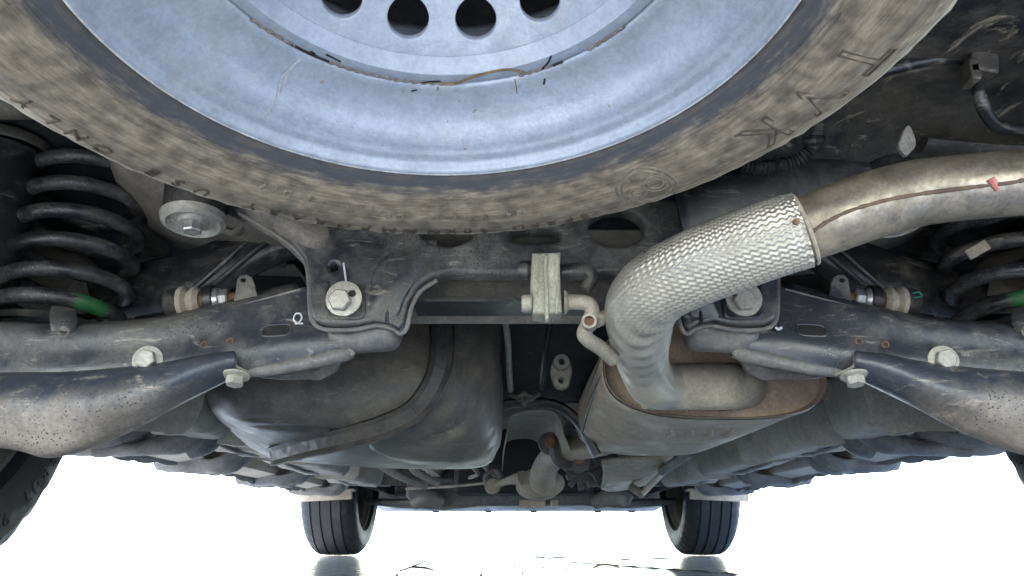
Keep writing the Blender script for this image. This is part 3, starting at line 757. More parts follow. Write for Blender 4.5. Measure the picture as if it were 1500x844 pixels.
    # chalk marks
    b = MB(); b.add(*tube([(503, 385, Y0 - .0165), (505, 398, Y0 - .0165), (507, 412, Y0 - .0165)], .0012, 3, 6, flat=.4)); b.out('chalk_mark', M['chalk'], sf)
    # short beam below, behind: stabiliser housing
    rows = []
    for py0, py1, Y in ((414, 432, .92), (432, 444, .905), (444, 458, .91), (455, 454, 1.0)):
        rows.append([(560, py0 + 40, Y + .01), (600, py0 + 18, Y), (640, py0 + 2, Y), (700, py0, Y), (800, py0, Y), (900, py0, Y), (955, py0 + 3, Y), (1000, py0 + 20, Y), (1040, py0 + 42, Y + .01)])
    loft('lower_crossbar', rows, M['ecoat'], sf, nu=5, nv=4, solid=.003)
    b = MB(); b.add(*box(W(770, 392, .775), (.012, .012, .012))); b.add(*box(W(722, 443, .895), (.03, .004, .003))); b.out('clip', M['black'], sf)
    # hanger lug with hook on the crossmember right of the rubber block
    b = MB(); b.add(*tube([(822, 400, .765), (845, 398, .765), (862, 400, .765), (864, 412, .765), (856, 424, .765)], [.009, .010, .009, .008, .006], 5, 12)); b.out('hanger_lug', M['ecoat'], sf)
    b = MB(); b.add(*lathe([(.006, -.002), (.0085, -.002), (.009, 0), (.009, .006)], W(1004, 300, .775), (0, 1, 0), 20)); b.out('blind_nut', M['ecoat'], sf)
    return sf
SF = subframe()
# right-hand black cross rail passing above the pipe
loft('cross_rail', [[(985, 285, .74), (1080, 250, .74), (1200, 236, .75), (1290, 238, .76)], [(990, 300, .73), (1080, 268, .73), (1200, 250, .74), (1290, 252, .75)],
                    [(1000, 345, .735), (1085, 315, .735), (1190, 296, .745), (1290, 290, .755)], [(1000, 372, .75), (1090, 345, .75), (1190, 322, .76), (1290, 312, .77)]], M['black'], SF, nu=6, nv=5, solid=.006)

# ================================================================== SUSPENSION, ONE SIDE AT A TIME
def suspension(s):
    MIR[0] = s > 0
    side_ = 'left' if s < 0 else 'right'
    # ---------- lower arm: upper web
    rows = [[(-235, 484, .775), (0, 480, .765), (100, 485, .765), (225, 477, .77), (335, 452, .785), (440, 424, .80), (530, 400, .81)],
            [(-235, 494, .775), (0, 489, .762), (100, 493, .762), (228, 485, .768), (338, 462, .782), (444, 436, .80), (530, 415, .81)],
            [(-235, 520, .772), (0, 515, .762), (105, 515, .762), (230, 508, .768), (340, 490, .780), (455, 468, .798), (530, 458, .808)],
            [(-235, 560, .770), (0, 553, .760), (110, 550, .760), (232, 538, .764), (342, 521, .775), (450, 500, .792), (525, 500, .802)],
            [(-235, 562, .80), (0, 562, .79), (110, 560, .79), (240, 552, .79), (335, 549, .785), (440, 530, .795), (516, 517, .806)]]
    arm = loft('lower_control_arm', rows, M['arm'], CAR, nu=10, nv=6, solid=.004, angle=35, label='wide pressed-steel lower control arm on the %s' % side_)
    # top flange
    rows = [[(-235, 484, .775), (0, 480, .765), (100, 485, .765), (225, 477, .77), (335, 452, .785), (440, 424, .80)],
            [(-235, 474, .78), (0, 472, .775), (100, 476, .775), (225, 468, .78), (335, 443, .795), (436, 416, .81)],
            [(-235, 470, .84), (0, 469, .84), (100, 472, .84), (225, 464, .85), (335, 438, .86), (436, 412, .87)]]
    loft('flange', rows, M['arm'], arm, nu=8, nv=3, solid=.003)
    b = MB(); b.add(*tube([(-235, 484, .772), (0, 480, .762), (85, 485, .762), (225, 477, .767), (335, 452, .782), (440, 424, .797)], .0016, 6, 6)); b.out('flange_edge', M['lip'], arm)  # thin pale line draws the flange highlight in colour, over dust
    # spring pan belly
    rows = [[(-235, 556, .770), (0, 551, .757), (110, 549, .757), (232, 537, .761), (300, 524, .768), (343, 519, .773)],
            [(-235, 566, .757), (0, 560, .742), (110, 557, .740), (232, 545, .745), (300, 530, .755), (346, 524, .766)],
            [(-235, 595, .748), (0, 590, .728), (110, 590, .725), (215, 572, .735), (290, 546, .752), (344, 534, .768)],
            [(-235, 625, .76), (0, 625, .735), (100, 630, .735), (200, 600, .745), (285, 563, .76), (340, 543, .775)],
            [(-235, 640, .79), (0, 650, .76), (80, 664, .76), (175, 634, .775), (270, 584, .785), (335, 552, .79)],
            [(-235, 640, .86), (0, 645, .84), (80, 655, .84), (175, 622, .85), (270, 576, .85), (335, 548, .84)]]
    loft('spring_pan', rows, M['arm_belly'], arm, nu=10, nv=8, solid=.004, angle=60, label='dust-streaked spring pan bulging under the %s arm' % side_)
    b = MB(); b.add(*tube([(-235, 558, .767), (0, 553, .753), (110, 551, .753), (232, 539, .757), (300, 526, .765), (336, 517, .772), (344, 522, .770), (346, 536, .768), (362, 545, .774), (372, 549, .782)], .0018, 6, 6)); b.out('pan_edge', M['lip'], arm)  # same pale line: dust and edge highlight in one colour
    # rolled dusty lip under the web towards the bracket
    b = MB(); b.add(*tube([(352, 547, .787), (400, 541, .79), (455, 530, .796), (500, 520, .802), (516, 514, .804)], [.006, .007, .008, .009, .008], 5, 10)); b.out('rolled_lip', M['foot'], arm)
    b = MB(); b.add(*tube([(512, 496, .799), (512, 508, .797), (518, 520, .800)], .003, 4, 8)); b.out('lip_end', M['lip'], arm)
    # holes and slot: near-black faces painted for the shade inside
    for (x, y, rx, ry) in ((405, 484, 21, 8.5),):
        b = MB(); c = hit(arm, x, y); sc = .85 / F; sld = hit(arm, x + 20, y) - hit(arm, x - 20, y); pts = []
        ring = [hit(arm, x + rx * math.copysign(abs(math.cos(a)) ** .5, math.cos(a)), y - rx * .12 * math.cos(a) + ry * math.copysign(abs(math.sin(a)) ** .6, math.sin(a))) for a in [k * math.pi / 14 for k in range(28)]]
        b.add(ring, [tuple(range(28))]); sl = b.out('slot', M['void'], arm, smooth=False)
        b = MB(); b.add(*tube(ring + [ring[0]], .0011, 1, 6, caps=False)); b.out('slot_rim', M['arm'], sl)
    for (x, y) in ((299, 505), (337, 500)):
        b = MB(); b.add(*lathe([(.0025, 0), (.0035, .001), (.0045, 0)], hit(arm, x, y), (0, -1, 0), 14)); h_ = b.out('hole_rim', M['rust'], arm)
        b = MB(); b.add(*lathe([(0, .0004), (.0028, .0004)], hit(arm, x, y), (0, -1, 0), 14)); b.out('hole', M['void'], arm)
    hexbolt('bolt', hit(arm, 217, 528, -.001), (.16, -1, -.05), .0105, .013, M['zinc'], arm, 1.45)
    hexbolt('bolt', (346, 549, .772), (0, -.25, -1), .0095, .012, M['zinc'], arm, 1.5)
    # tab clip folded over the flange
    b = MB(); b.add(*tube([(93, 452, .775), (93, 470, .755), (93, 486, .753)], [.012, .013, .011], 3, 12, flat=.22)); tc_ = b.out('clip_tab', M['arm'], arm)
    b = MB(); b.add(*lathe([(.004, .0), (.0055, .002), (.0065, 0)], W(93, 486, .7505), (0, -1, 0), 18)); b.out('eyelet', M['lip'], tc_)
    # upright tab with a hole on the arm
    tb = plate('tab', [(343, 443), (346, 424), (348, 410), (353, 404), (362, 403), (370, 407), (374, 418), (377, 432), (378, 441)], .80, M['ecoat'], arm, thick=.004, bevel=.001, holes=[(357, 411, 4, 3.5)])
    # reinforcement plate under the arm
    rp_ = plate('reinforcement_plate', [(370, 520), (372, 545), (385, 554), (430, 556), (470, 554), (490, 546), (499, 532), (502, 515), (440, 515)], .875, M['foot'], arm, thick=.012, bevel=.004, smooth=2, holes=[(433, 533, 4, 2.5)])
    b = MB(); b.add(*lathe([(.004, .005), (.009, .005), (.013, .001), (.020, .0)], W(465, 533, .868), (0, -1, 0), 26)); b.out('embossed_boss', M['foot'], rp_)
    # ---------- coil spring
    A = W(79, 474, .875); B = W(142, 232, .905); AX = (B - A); turns = 6.9; N_ = 420; pts = []
    axn = AX.normalized(); e1 = Vector((1, 0, 0)); e1 = (e1 - axn * e1.dot(axn)).normalized(); e2 = axn.cross(e1)
    for k in range(N_ + 1):
        t = k / N_; a = 2 * math.pi * turns * t + 1.2
        rr = .0715 * (1 - .25 * max(0, (t - .9) / .1) * .6)
        tt = max(0, min(1, (t - .11) / .85)); pts.append(A + AX * (.03 * min(1, t * 10) + .95 * tt) + e1 * rr * math.cos(a) + e2 * rr * math.sin(a))
    b = MB(); b.add(*tube(pts, .0094, 1, 12)); cs = b.out('coil_spring', M['spring'], CAR, label='black coil spring at far %s with a green paint dab' % side_)
    b = MB()
    gp = (142, 478) if s < 0 else (80, 456)
    # dab follows the wire
    best = min(range(4, 50), key=lambda i: (pts[i] - W(gp[0], gp[1], .82)).length)
    b.add(*tube(pts[best - 3:best + 4], [.0090, .0096, .0098, .0098, .0098, .0096, .0090], 3, 12)); b.out('paint_dab', M['green'], cs)
    b = MB(); b.add(*lathe([(.0, .004), (.05, .004), (.078, -.002), (.082, -.012)], A + Vector((0, 0, -.012)), axn, 40)); b.out('spring_seat', M['rubber'], cs)
    b = MB(); b.add(*lathe([(.0, .0), (.05, .004), (.075, .012), (.085, .028), (.085, .05)], B + axn * .0, axn, 40)); b.out('upper_seat', M['panel'], cs)
    # bump stop bellows beside the spring
    b = MB(); b.add(*tube([(48, 268, .86), (55, 228, .86), (82, 204, .86), (130, 197, .87), (190, 214, .88), (232, 240, .89)], .0035, 6, 8)); b.out('tower_flange', M['panel'], CAR)
    c0 = W(215, 392, .98); c1 = W(205, 325, .98); prof = []; nb = 9
    for k in range(nb * 4 + 1):
        u = k / (nb * 4); prof.append((.026 + .006 * math.cos(k * math.pi / 2), u * (c1 - c0).length))
    b = MB(); b.add(*lathe([(0, 0)] + prof + [(0, prof[-1][1])], c0, (c1 - c0), 24)); b.out('bump_stop_boot', M['rubber'], CAR)
    # shock absorber body at the edge
    b = MB(); b.add(*tube([(-30, 420, .83), (-18, 340, .83), (0, 255, .83), (10, 222, .83)], [.040, .044, .044, .042], 4, 28)); sh = b.out('shock_absorber', M['black'], CAR, label='black shock absorber at the %s edge of the picture' % side_)
    b = MB(); b.add(*lathe([(.046, 0), (.048, .003), (.048, .012), (.044, .016), (0, .018)], W(12, 222, .83), W(12, 200, .83) - W(-5, 270, .83), 32)); b.out('collar', M['plastic'], sh)
    # ---------- stabiliser link joint (horizontal stack of washers and nut)
    J = W(245, 446, .835); ax = (W(345, 436, .835) - J).normalized()
    k_ = .84 / F
    b = MB(); b.add(*lathe([(0, 0), (.015, .0), (.018, .004), (.0185, .018), (.016, .020)], J, ax, 32)); jn = b.out('link_joint', M['rubber'], CAR, label='stabiliser link joint with washers and a rusty stud, %s' % side_)
    b = MB(); b.add(*lathe([(0, .016), (.0185, .016), (.0195, .018), (.0195, .022), (.014, .026), (.014, .030), (.0175, .031), (.0178, .035), (.013, .040), (0, .040)], J, ax, 32)); b.out('washer', M['pipe2'], jn)
    b = MB(); b.add(*lathe([(0, .038), (.010, .038), (.010, .046), (0, .046)], J, ax, 20)); b.out('sleeve', M['rust'], jn)
    b = MB(); b.add(*lathe([(0, .046), (.017, .046), (.018, .049), (.017, .056), (.0, .056)], J, ax, 32)); b.out('bracket_ring', M['black'], jn)
    b = MB(); b.add(*lathe([(0, .055), (.013, .055), (.0145, .057), (.0125, .062)], J, ax, 32)); b.add(*hexa(J + ax * .059, ax, .0115, .014, .5)); b.out('nut', M['zincclean'], jn, angle=25)
    b = MB(); b.add(*lathe([(.006, .072), (.006, .082), (.0045, .084), (0, .084)], J, ax, 14)); b.out('stud', M['rust'], jn)
    if s > 0:
        b = MB(); q = J + ax * .008 + Vector((0, -.0185, .003)); b.add(*tube([q + Vector((.004, 0, .004)), q + Vector((-.003, -.0005, .005)), q + Vector((-.005, -.0005, 0)), q + Vector((.003, 0, -.001))], .0009, 3, 5)); b.out('paint_mark', M['teal'], jn)
    # ---------- rear lateral (toe) arm behind
    rows = [[(130, 415, .95), (200, 390, .94), (270, 372, .93), (330, 350, .925), (372, 330, .92), (430, 300, .91)],
            [(135, 440, .945), (205, 410, .93), (275, 392, .92), (335, 372, .91), (378, 352, .905), (440, 325, .90)],
            [(140, 455, .94), (210, 438, .93), (280, 425, .92), (340, 400, .91), (385, 375, .905), (445, 352, .90)],
            [(145, 470, .96), (215, 458, .95), (285, 445, .94), (345, 418, .93), (392, 392, .925), (450, 370, .92)]]
    ta = loft('upper_control_arm', rows, M['black'], CAR, nu=6, nv=5, solid=.004, label='curved black upper arm behind the %s lower arm' % side_)
    b = MB(); b.add(*tube([hit(ta, *p) for p in ((282, 425), (325, 388), (368, 350), (392, 338))], .004, 5, 8)); b.add(*tube([hit(ta, *p) for p in ((292, 436), (335, 400), (376, 366), (398, 352))], .004, 5, 8)); b.split('rib', M['black'], ta)
    for (x, y) in ((313, 362), (182, 417)):
        b = MB(); b.add(*lathe([(0, .0), (.0042, .0), (.005, -.001)], hit(ta, x, y), (0, -1, 0), 16)); b.out('hole', M['void'], ta)
    b = MB(); b.add(*lathe([(.010, 0), (.016, .003), (.018, 0), (.018, -.02)], W(338, 325, .86), (0, -1, -.4), 26)); b.out('bushing', M['greypart'], ta)
    # knuckle, brake backing and lines far outboard
    b = MB(); b.add(*tube([(-60, 420, 1.0), (20, 400, 1.0), (90, 410, 1.0), (130, 430, .98)], [.05, .06, .05, .03], 5, 14)); b.add(*lathe([(0, 0), (.03, 0), (.034, .01), (.034, .05)], W(28, 320, .98), (0, 1, .3), 24)); b.out('knuckle', M['panel'], CAR)
    # inner wheelhouse skin and rail behind the spring
    loft('wheelhouse_skin', [[(-120, 120, .86), (40, 130, .90), (160, 150, .98), (300, 190, 1.04), (460, 260, 1.08)], [(-120, 250, .98), (40, 250, 1.02), (170, 262, 1.06), (310, 280, 1.08), (460, 320, 1.10)],
                             [(-120, 470, 1.08), (40, 470, 1.08), (170, 470, 1.10), (310, 470, 1.12), (460, 440, 1.14)]], M['wheelhouse'], CAR, nu=5, nv=5, solid=.003)
    loft('chassis_rail', [[(150, 195, .80), (215, 215, .80), (300, 255, .82), (420, 300, .84)], [(170, 255, .84), (230, 285, .84), (310, 320, .86), (420, 350, .88)], [(190, 310, .96), (240, 350, .98), (320, 372, 1.0), (420, 390, 1.0)]], M['panel'], CAR, nu=5, nv=4, solid=.004)
    MIR[0] = False
    return arm
AL = suspension(-1); AR = suspension(1)
b = MB(); b.add(*tube([hit(AL, *p) for p in ((434, 473), (430, 468), (433, 460), (440, 460), (442, 467), (437, 473), (432, 474), (444, 474))], .0010, 4, 6)); b.out('chalk_mark', M['chalk'], AL)
b = MB(); b.add(*tube([W(1140, 481, .785) + q for q in (Vector((-.003, 0, .001)), Vector((0, 0, -.001)), Vector((.004, 0, .001)))], .0015, 4, 6)); b.out('chalk_mark', M['chalk'], AR)

# ================================================================== upper right: trim panel, harness
rows = [[Vector((.22, y, z)), Vector((.34, y, z + .005)), Vector((.52, y, z)), Vector((.70, y, z - .01)), Vector((.88, y, z - .03))] for y, z in ((-.15, .54), (.1, .535), (.35, .53), (.55, .525), (.68, .515), (.76, .485), (.79, .45))]
tp = loft('trim_panel', rows, M['plastic'], CAR, nu=8, nv=8, solid=.004, label='black textured trim panel at upper right')
b = MB(); b.add(*tube([Vector((.40, .70, .49)), Vector((.52, .70, .482)), Vector((.62, .66, .485)), Vector((.74, .60, .49)), Vector((.86, .58, .49))], .014, 6, 12, flat=.5)); b.out('panel_ridge', M['plastic'], tp)
rows = [[Vector((-x, y, z)) for x in (.30, .5, .7, .88)] for y, z in ((-.15, .57), (.2, .575), (.5, .575), (.66, .565), (.74, .545))]
loft('rear_side_panel', rows, M['panel'], CAR, nu=5, nv=5, solid=.004, label='beige-grey body panel above the left spring')
hn = MB(); hn.add(*tube([(1280, 108, .60), (1340, 93, .60), (1390, 86, .60), (1422, 88, .60)], .0055, 6, 10)); hn.add(*tube([(1430, 110, .60), (1436, 145, .60), (1448, 172, .61), (1468, 188, .62), (1510, 190, .63)], .006, 6, 10))
H_ = hn.out('wiring_harness', M['black'], CAR, label='black wiring with a square connector at upper right')
b = MB(); b.add(*box(W(1434, 98, .595), (.026, .02, .022), Matrix.Rotation(.2, 3, 'Y'))); b.add(*box(W(1420, 108, .59), (.010, .02, .022))); b.out('connector', M['plastic'], H_, bevel=.002)
b = MB(); b.add(*box(W(1428, 100, .582), (.007, .004, .006))); b.out('connector_key', M['greypart'], H_)
# corrugated conduit with cable tie
cp = [(1085, 243, .70), (1120, 246, .70), (1160, 238, .70), (1185, 222, .69), (1194, 205, .68), (1196, 180, .67)]
b = MB(); b.add(*tube(cp, .0065, 24, 14, disp=lambda L, a, r, t: .0012 * math.sin(L * 1400))); cdt = b.out('corrugated_conduit', M['rubber'], CAR)
b = MB(); b.add(*tube([(1178, 207, .68), (1192, 206, .675), (1204, 205, .68)], .005, 2, 8)); b.out('cable_tie', M['black'], cdt)
# pale bracket clip
b = MB(); pts = [(1317, 205), (1322, 192), (1330, 185), (1338, 200), (1340, 215), (1333, 224), (1325, 230), (1314, 215)]
plate('retaining_clip', pts, .66, M['zinc'], CAR, thick=.006, bevel=.0015, smooth=2, label='pale metal clip below the trim panel')

# ================================================================== EXHAUST (hangs from the body on rubber)
EX = empty('exhaust_system', (.24, 1.25, .25), 'exhaust with flat silencer and silver foil-wrapped tail pipe hanging under the car', 'exhaust')
def silencer():
    def sect(y, x0, x1, z0, z1, n=64, p=2.9, tl=0.):
        cx, cz = (x0 + x1) / 2, (z0 + z1) / 2; out = []
        for k in range(n):
            a = 2 * math.pi * k / n
            ca, sa = math.cos(a), math.sin(a)
            out.append(Vector((cx + (x1 - x0) / 2 * math.copysign(abs(ca) ** (2 / p), ca), y + tl * 0, cz + (z1 - z0) / 2 * math.copysign(abs(sa) ** (2 / p), sa) + tl * ca)))
        return out
    X0, X1, Z0, Z1 = .088, .385, .240, .375
    S_ = [(.985, 1.0), (.990, 1.015), (1.0, 1.0), (1.2, 1.0), (1.4, .985), (1.50, .97), (1.545, .90), (1.56, .6)]
    n = 64; v = []; f = []
    for y, k in S_:
        cx, cz = (X0 + X1) / 2, (Z0 + Z1) / 2; w_, h_ = (X1 - X0) / 2 * k, (Z1 - Z0) / 2 * k
        sh = (y - .985) * -.0
        v += sect(y, cx - w_, cx + w_, cz - h_, cz + h_, n, tl=-.004)
    for i in range(len(S_) - 1):
        for j in range(n): f.append((i * n + j, i * n + (j + 1) % n, (i + 1) * n + (j + 1) % n, (i + 1) * n + j))
    f.append(tuple((len(S_) - 1) * n + j for j in range(n)))
    sil = finish('silencer', v, f, M['silencer'], EX, solid=.0, label='flat oval silencer box with a brown end plate')
    # end plate: dished, with a seam roll
    rings = [(1.0, .982), (.985, .976), (.96, .982), (.93, .992), (.80, .994), (.4, .992), (.02, .992)]
    v = []; f = []
    for k, y in rings:
        cx, cz = (X0 + X1) / 2, (Z0 + Z1) / 2; w_, h_ = (X1 - X0) / 2, (Z1 - Z0) / 2
        dd = (1 - k) * h_ if k > .5 else None
        ww = w_ - (1 - k) * h_ * 1.0 if k > .5 else w_ * k; hh = h_ - (1 - k) * h_ if k > .5 else h_ * k
        if k <= .5: ww = w_ * k
        v += sect(y - .004, cx - ww, cx + ww, cz - hh, cz + hh, n, tl=-.004)
    for i in range(len(rings) - 1):
        for j in range(n): f.append((i * n + j, i * n + (j + 1) % n, (i + 1) * n + (j + 1) % n, (i + 1) * n + j))
    ep = finish('end_plate', v, f, M['endplate'], sil, solid=.002, label='brown dusty end plate')
    b = MB(); c_ = Vector((.315, .984, .340)); b.add(*lathe([(.0, -.006), (.030, -.004), (.038, .001), (.044, -.002)], c_, (0, -1, 0), 40)); b.out('end_dish', M['endplate'], sil)
    # pressed ribs on the underside
    for k in range(4):
        b = MB(); x = .20 + k * .028
        b.add(*tube([Vector((x, 1.10 - .008 * k, Z0 - .0005)), Vector((x + .01, 1.13, Z0 - .0015)), Vector((x + .006, 1.16, Z0 - .0005))], [.0015, .003, .0015], 3, 6)); b.out('pressed_rib', M['silencer'], sil)
    # folded side seam with long slots on the left flank
    b = MB(); b.add(*tube([Vector((X0 + .003, 1.0, .33)), Vector((X0 + .002, 1.2, .31)), Vector((X0 + .01, 1.5, .285))], .003, 4, 6)); b.add(*tube([Vector((X0 + .002, 1.0, .305)), Vector((X0 + .001, 1.2, .29)), Vector((X0 + .01, 1.45, .275))], .003, 4, 6)); b.split('side_seam', M['black'], sil)
    # outlet stub
    b = MB(); b.add(*tube([(1092, 566, .995), (1080, 566, .965), (1060, 566, .945), (1020, 566, .937), (975, 567, .93), (945, 566, .925)], [.029, .030, .030, .030, .029, .029], 8, 36)); b.out('outlet_stub', M['pipe2'], sil)
    b = MB(); b.add(*tube([(1040, 590, .978), (1055, 598, .976), (1072, 594, .976), (1084, 580, .976)], .0035, 5, 8, disp=lambda L, a, r, t: .0012 * math.sin(L * 900))); b.out('weld_bead', M['weldrust'], sil)
    b = MB(); b.add(*lathe([(.0, .0), (.0022, .0)], W(1092, 582, .975), (0, -1, 0), 10)); b.out('drain_hole', M['void'], sil)
    return sil
SIL = silencer()
# foil-wrapped bend
WP = [(975, 566, .925), (955, 560, .905), (942, 530, .865), (937, 495, .80), (936, 455, .735), (960, 422, .69), (1010, 396, .655), (1070, 372, .63), (1130, 350, .61), (1176, 336, .60)]
WR = [.0295, .0300, .0305, .033, .0355, .036, .0355, .035, .0345, .034]
pitch = .0031
def emb(L, a, r, t):
    fade = min(1, max(.10, (t - .38) / .22)); u = L / pitch * 2 * math.pi * .5; n_ = 38
    wv = math.sin(a * n_ / 2 + .55 * math.sin(u)) * math.sin(u)
    w2 = abs(math.sin(a * n_ / 2)) * math.sin(u + 1.1 * math.sin(a * n_))
    cr_ = .0008 * math.sin(7 * a + L * 60 + 2 * math.sin(3 * a)) * (1 - t)
    wr = .0022 * math.exp(-((t - .42) / .14) ** 2) * math.sin(L * 210 + 3.2 * math.sin(a * 2 + 1)) * (.5 + .5 * math.cos(a - 4.3))
    end = (.0013 * math.sin(a * 15 + 2 * math.sin(a * 4)) - .0012) * max(0, (t - .955) / .045)
    return .00042 * fade * (math.sin(a * 42 + .8 * math.sin(u)) + .9 * math.sin(u) * math.cos(a * 42)) + cr_ + wr + end
b = MB(); b.add(*tube(WP, WR, 70, 280, disp=emb))
wrap = b.out('foil_wrap', M['foil'], EX, angle=80, label='embossed silver foil insulation wrapped round the pipe bend')
b = MB(); b.add(*lathe([(.0330, -.0016), (.0338, 0), (.0325, .0016)], (1178, 336, .5985), W(1200, 328, .595) - W(1170, 339, .601), 60)); b.out('wrap_band', M['pipe2'], wrap)
for (x, y) in ((1166, 325),):
    b = MB(); b.add(*lathe([(0, .003), (.0022, .0022), (.003, 0)], (x, y, .568), (0, -1, -.3), 12)); b.out('staple', M['rust'], wrap)
# bare tail pipe with a seam
TP = [(1165, 341, .603), (1200, 328, .595), (1250, 310, .590), (1300, 294, .586), (1350, 282, .583), (1420, 274, .580), (1520, 266, .575), (1620, 262, .575), (1850, 262, .575)]
b = MB(); b.add(*tube(TP, [.0285, .0292, .0295, .0295, .029, .0285, .0285, .0285, .0285], 12, 48)); tpipe = b.out('tail_pipe', M['pipe'], EX, label='bare steel tail pipe with brown seam at right')
sm = [hit(tpipe, *p) for p in ((1189, 340), (1215, 323), (1250, 307), (1300, 293), (1350, 284), (1420, 275), (1480, 268), (1499, 264))]
b = MB(); b.add(*tube(sm, .0016, 8, 8, disp=lambda L, a, r, t: .0005 * math.sin(L * 900) * math.sin(L * 333))); b.out('pipe_seam', M['seam'], tpipe)
b = MB(); b.add(*tube([hit(tpipe, 1451, 262), hit(tpipe, 1456, 270), hit(tpipe, 1460, 280)], [.0035, .003, .0012], 3, 8)); b.out('paint_dab', M['pink'], tpipe)
# front pipe, flange, resonator
b = MB(); b.add(*tube([(905, 636, 1.56), (880, 648, 1.62), (850, 655, 1.70), (826, 660, 1.76)], [.028, .0285, .0285, .028], 8, 32)); b.out('front_pipe', M['pipe2'], EX)
fl = MB(); q = W(832, 658, 1.74); axd = (W(826, 660, 1.76) - W(850, 655, 1.70)).normalized()
fl.add(*lathe([(.030, -.008), (.045, -.008), (.046, 0), (.045, .012), (.03, .012)], q, axd, 32))
fo = fl.out('pipe_flange', M['tankstrap'], EX)
for dx, dy in ((-24, -9), (18, 16)):
    b = MB(); b.add(*hexa(W(830 + dx, 658 + dy, 1.72), (0, -1, 0), .013, .02)); b.out('bolt', M['rust'], fo, smooth=False)
    b = MB(); b.add(*lathe([(0, 0), (.026, 0), (.027, .012), (0, .012)], W(830 + dx, 658 + dy, 1.735), (0, 1, 0), 20)); b.out('ear', M['tankstrap'], fo)
b = MB(); b.add(*tube([(824, 662, 1.77), (808, 672, 1.85), (797, 688, 1.95), (795, 705, 2.05)], [.030, .031, .032, .036], 8, 32)); b.out('link_pipe', M['pipe2'], EX)
b = MB(); b.add(*lathe([(0, .0), (.05, .0), (.058, .006), (.0625, .02), (.0625, .20), (.055, .22), (0, .22)], W(792, 707, 2.1), (0, 1, .0), 44)); 
b.v = [Vector((W(792, 707, 2.1).x + (p.x - W(792, 707, 2.1).x) * 1.08, p.y, W(792, 707, 2.1).z + (p.z - W(792, 707, 2.1).z) * .66)) for p in b.v]
b.out('resonator', M['pipe2'], EX, label='small rounded resonator at the front of the exhaust')
b = MB(); b.add(*tube([(766, 700, 2.1), (745, 704, 2.15), (726, 711, 2.2)], [.02, .012, .009], 4, 10)); b.add(*lathe([(0, -.01), (.02, -.01), (.024, 0), (.02, .02)], W(722, 712, 2.2), (0, 1, 0), 20)); b.out('support_arm', M['pipe2'], EX)
b = MB(); b.add(*tube([(722, 688, 2.2), (714, 694, 2.2), (712, 706, 2.2), (720, 716, 2.2), (730, 712, 2.2), (732, 696, 2.2), (724, 688, 2.2)], .009, 4, 8)); b.out('rubber_loop', M['greypart'], EX)
# hanger rod: bent steel rod with open end
b = MB(); b.add(*tube([(826, 443, .735), (845, 443, .735), (862, 446, .737), (867, 458, .74), (862, 474, .745), (856, 488, .75), (862, 498, .755), (880, 510, .77), (898, 526, .79)], .0082, 8, 16)); hr = b.out('hanger_rod', M['pipe2'], EX, label='bent beige steel hanger rod between rubber block and pipe')
b = MB(); b.add(*tube([(905, 455, .76), (888, 464, .75), (872, 470, .74)], .0078, 4, 14)); b.out('cross_rod', M['pipe2'], hr)
b = MB(); b.add(*lathe([(.0052, .0), (.0078, .0), (.0082, .004), (.0082, .02)], W(863, 470, .727), (0.1, 1, .05), 20)); b.out('open_tube_end', M['pipe2'], hr)
b = MB(); b.add(*lathe([(0, .006), (.0052, .006), (.0052, .0)], W(863, 470, .727), (0.1, 1, .05), 20)); b.out('tube_bore', M['rust'], hr)
b = MB(); b.add(*lathe([(.007, 0), (.0125, .001), (.0125, .003), (.009, .006)], W(824, 443, .735), (1, 0, 0), 20)); b.out('stop_ring', M['pipe2'], hr)

b = MB(); b.add(*box(W(1432, 366, .815), (.030, .003, .013), Matrix.Rotation(-.5, 3, 'Y'))); b.out('spring_tag', M['pipe2'], CAR, bevel=.001)
# ---- rubber hanger block (hangs on the body lug, carries the exhaust rod)
HB = empty('exhaust_hanger', W(800, 420, .74), 'dusty pale rubber block with metal band at picture centre, above the bent rod', 'rubber hanger')
plate('rubber_block', [(779, 378), (820, 377), (819, 400), (820, 430), (822, 464), (800, 467), (780, 465), (781, 440), (777, 425), (778, 400)], .725, M['hanger'], HB, thick=.034, bevel=.004)
b = MB(); b.add(*tube([(800, 374, .722), (800, 376, .706), (799, 400, .7055), (801, 430, .7055), (801, 466, .706), (801, 470, .722)], .0018, 4, 8)); b.out('mould_line', M['hanger'], HB)
for y0 in (388, 436):
    for k in range(1): pass
b = MB(); b.add(*tube([(788, 378, .7065), (787, 400, .7065), (788, 412, .7065), (785, 430, .7065)], .0014, 4, 6)); b.add(*tube([(816, 380, .7065), (815, 405, .7065), (817, 425, .7065), (815, 460, .7065)], .0014, 4, 6)); b.split('raised_rib', M['hanger'], HB)
for y0, x0 in ((397, 768), (445, 774)):
    b = MB(); b.add(*lathe([(0, -.007), (.008, -.007), (.0095, -.004), (.0095, .003), (.006, .006), (.006, .02)], W(x0, y0, .73), (1, 0, 0), 22)); b.out('pin', M['zinc'] if y0 > 400 else M['ecoat'], HB)

# ================================================================== SPARE WHEEL
SWC = Vector((CAMP.x - .0403, .3515, CAMP.z + .3085))
SW = empty('spare_wheel', SWC, 'temporary spare wheel with pale blue-silver rim hung flat under the boot floor', 'spare wheel', rot=(-.0674, -.0485, 0))
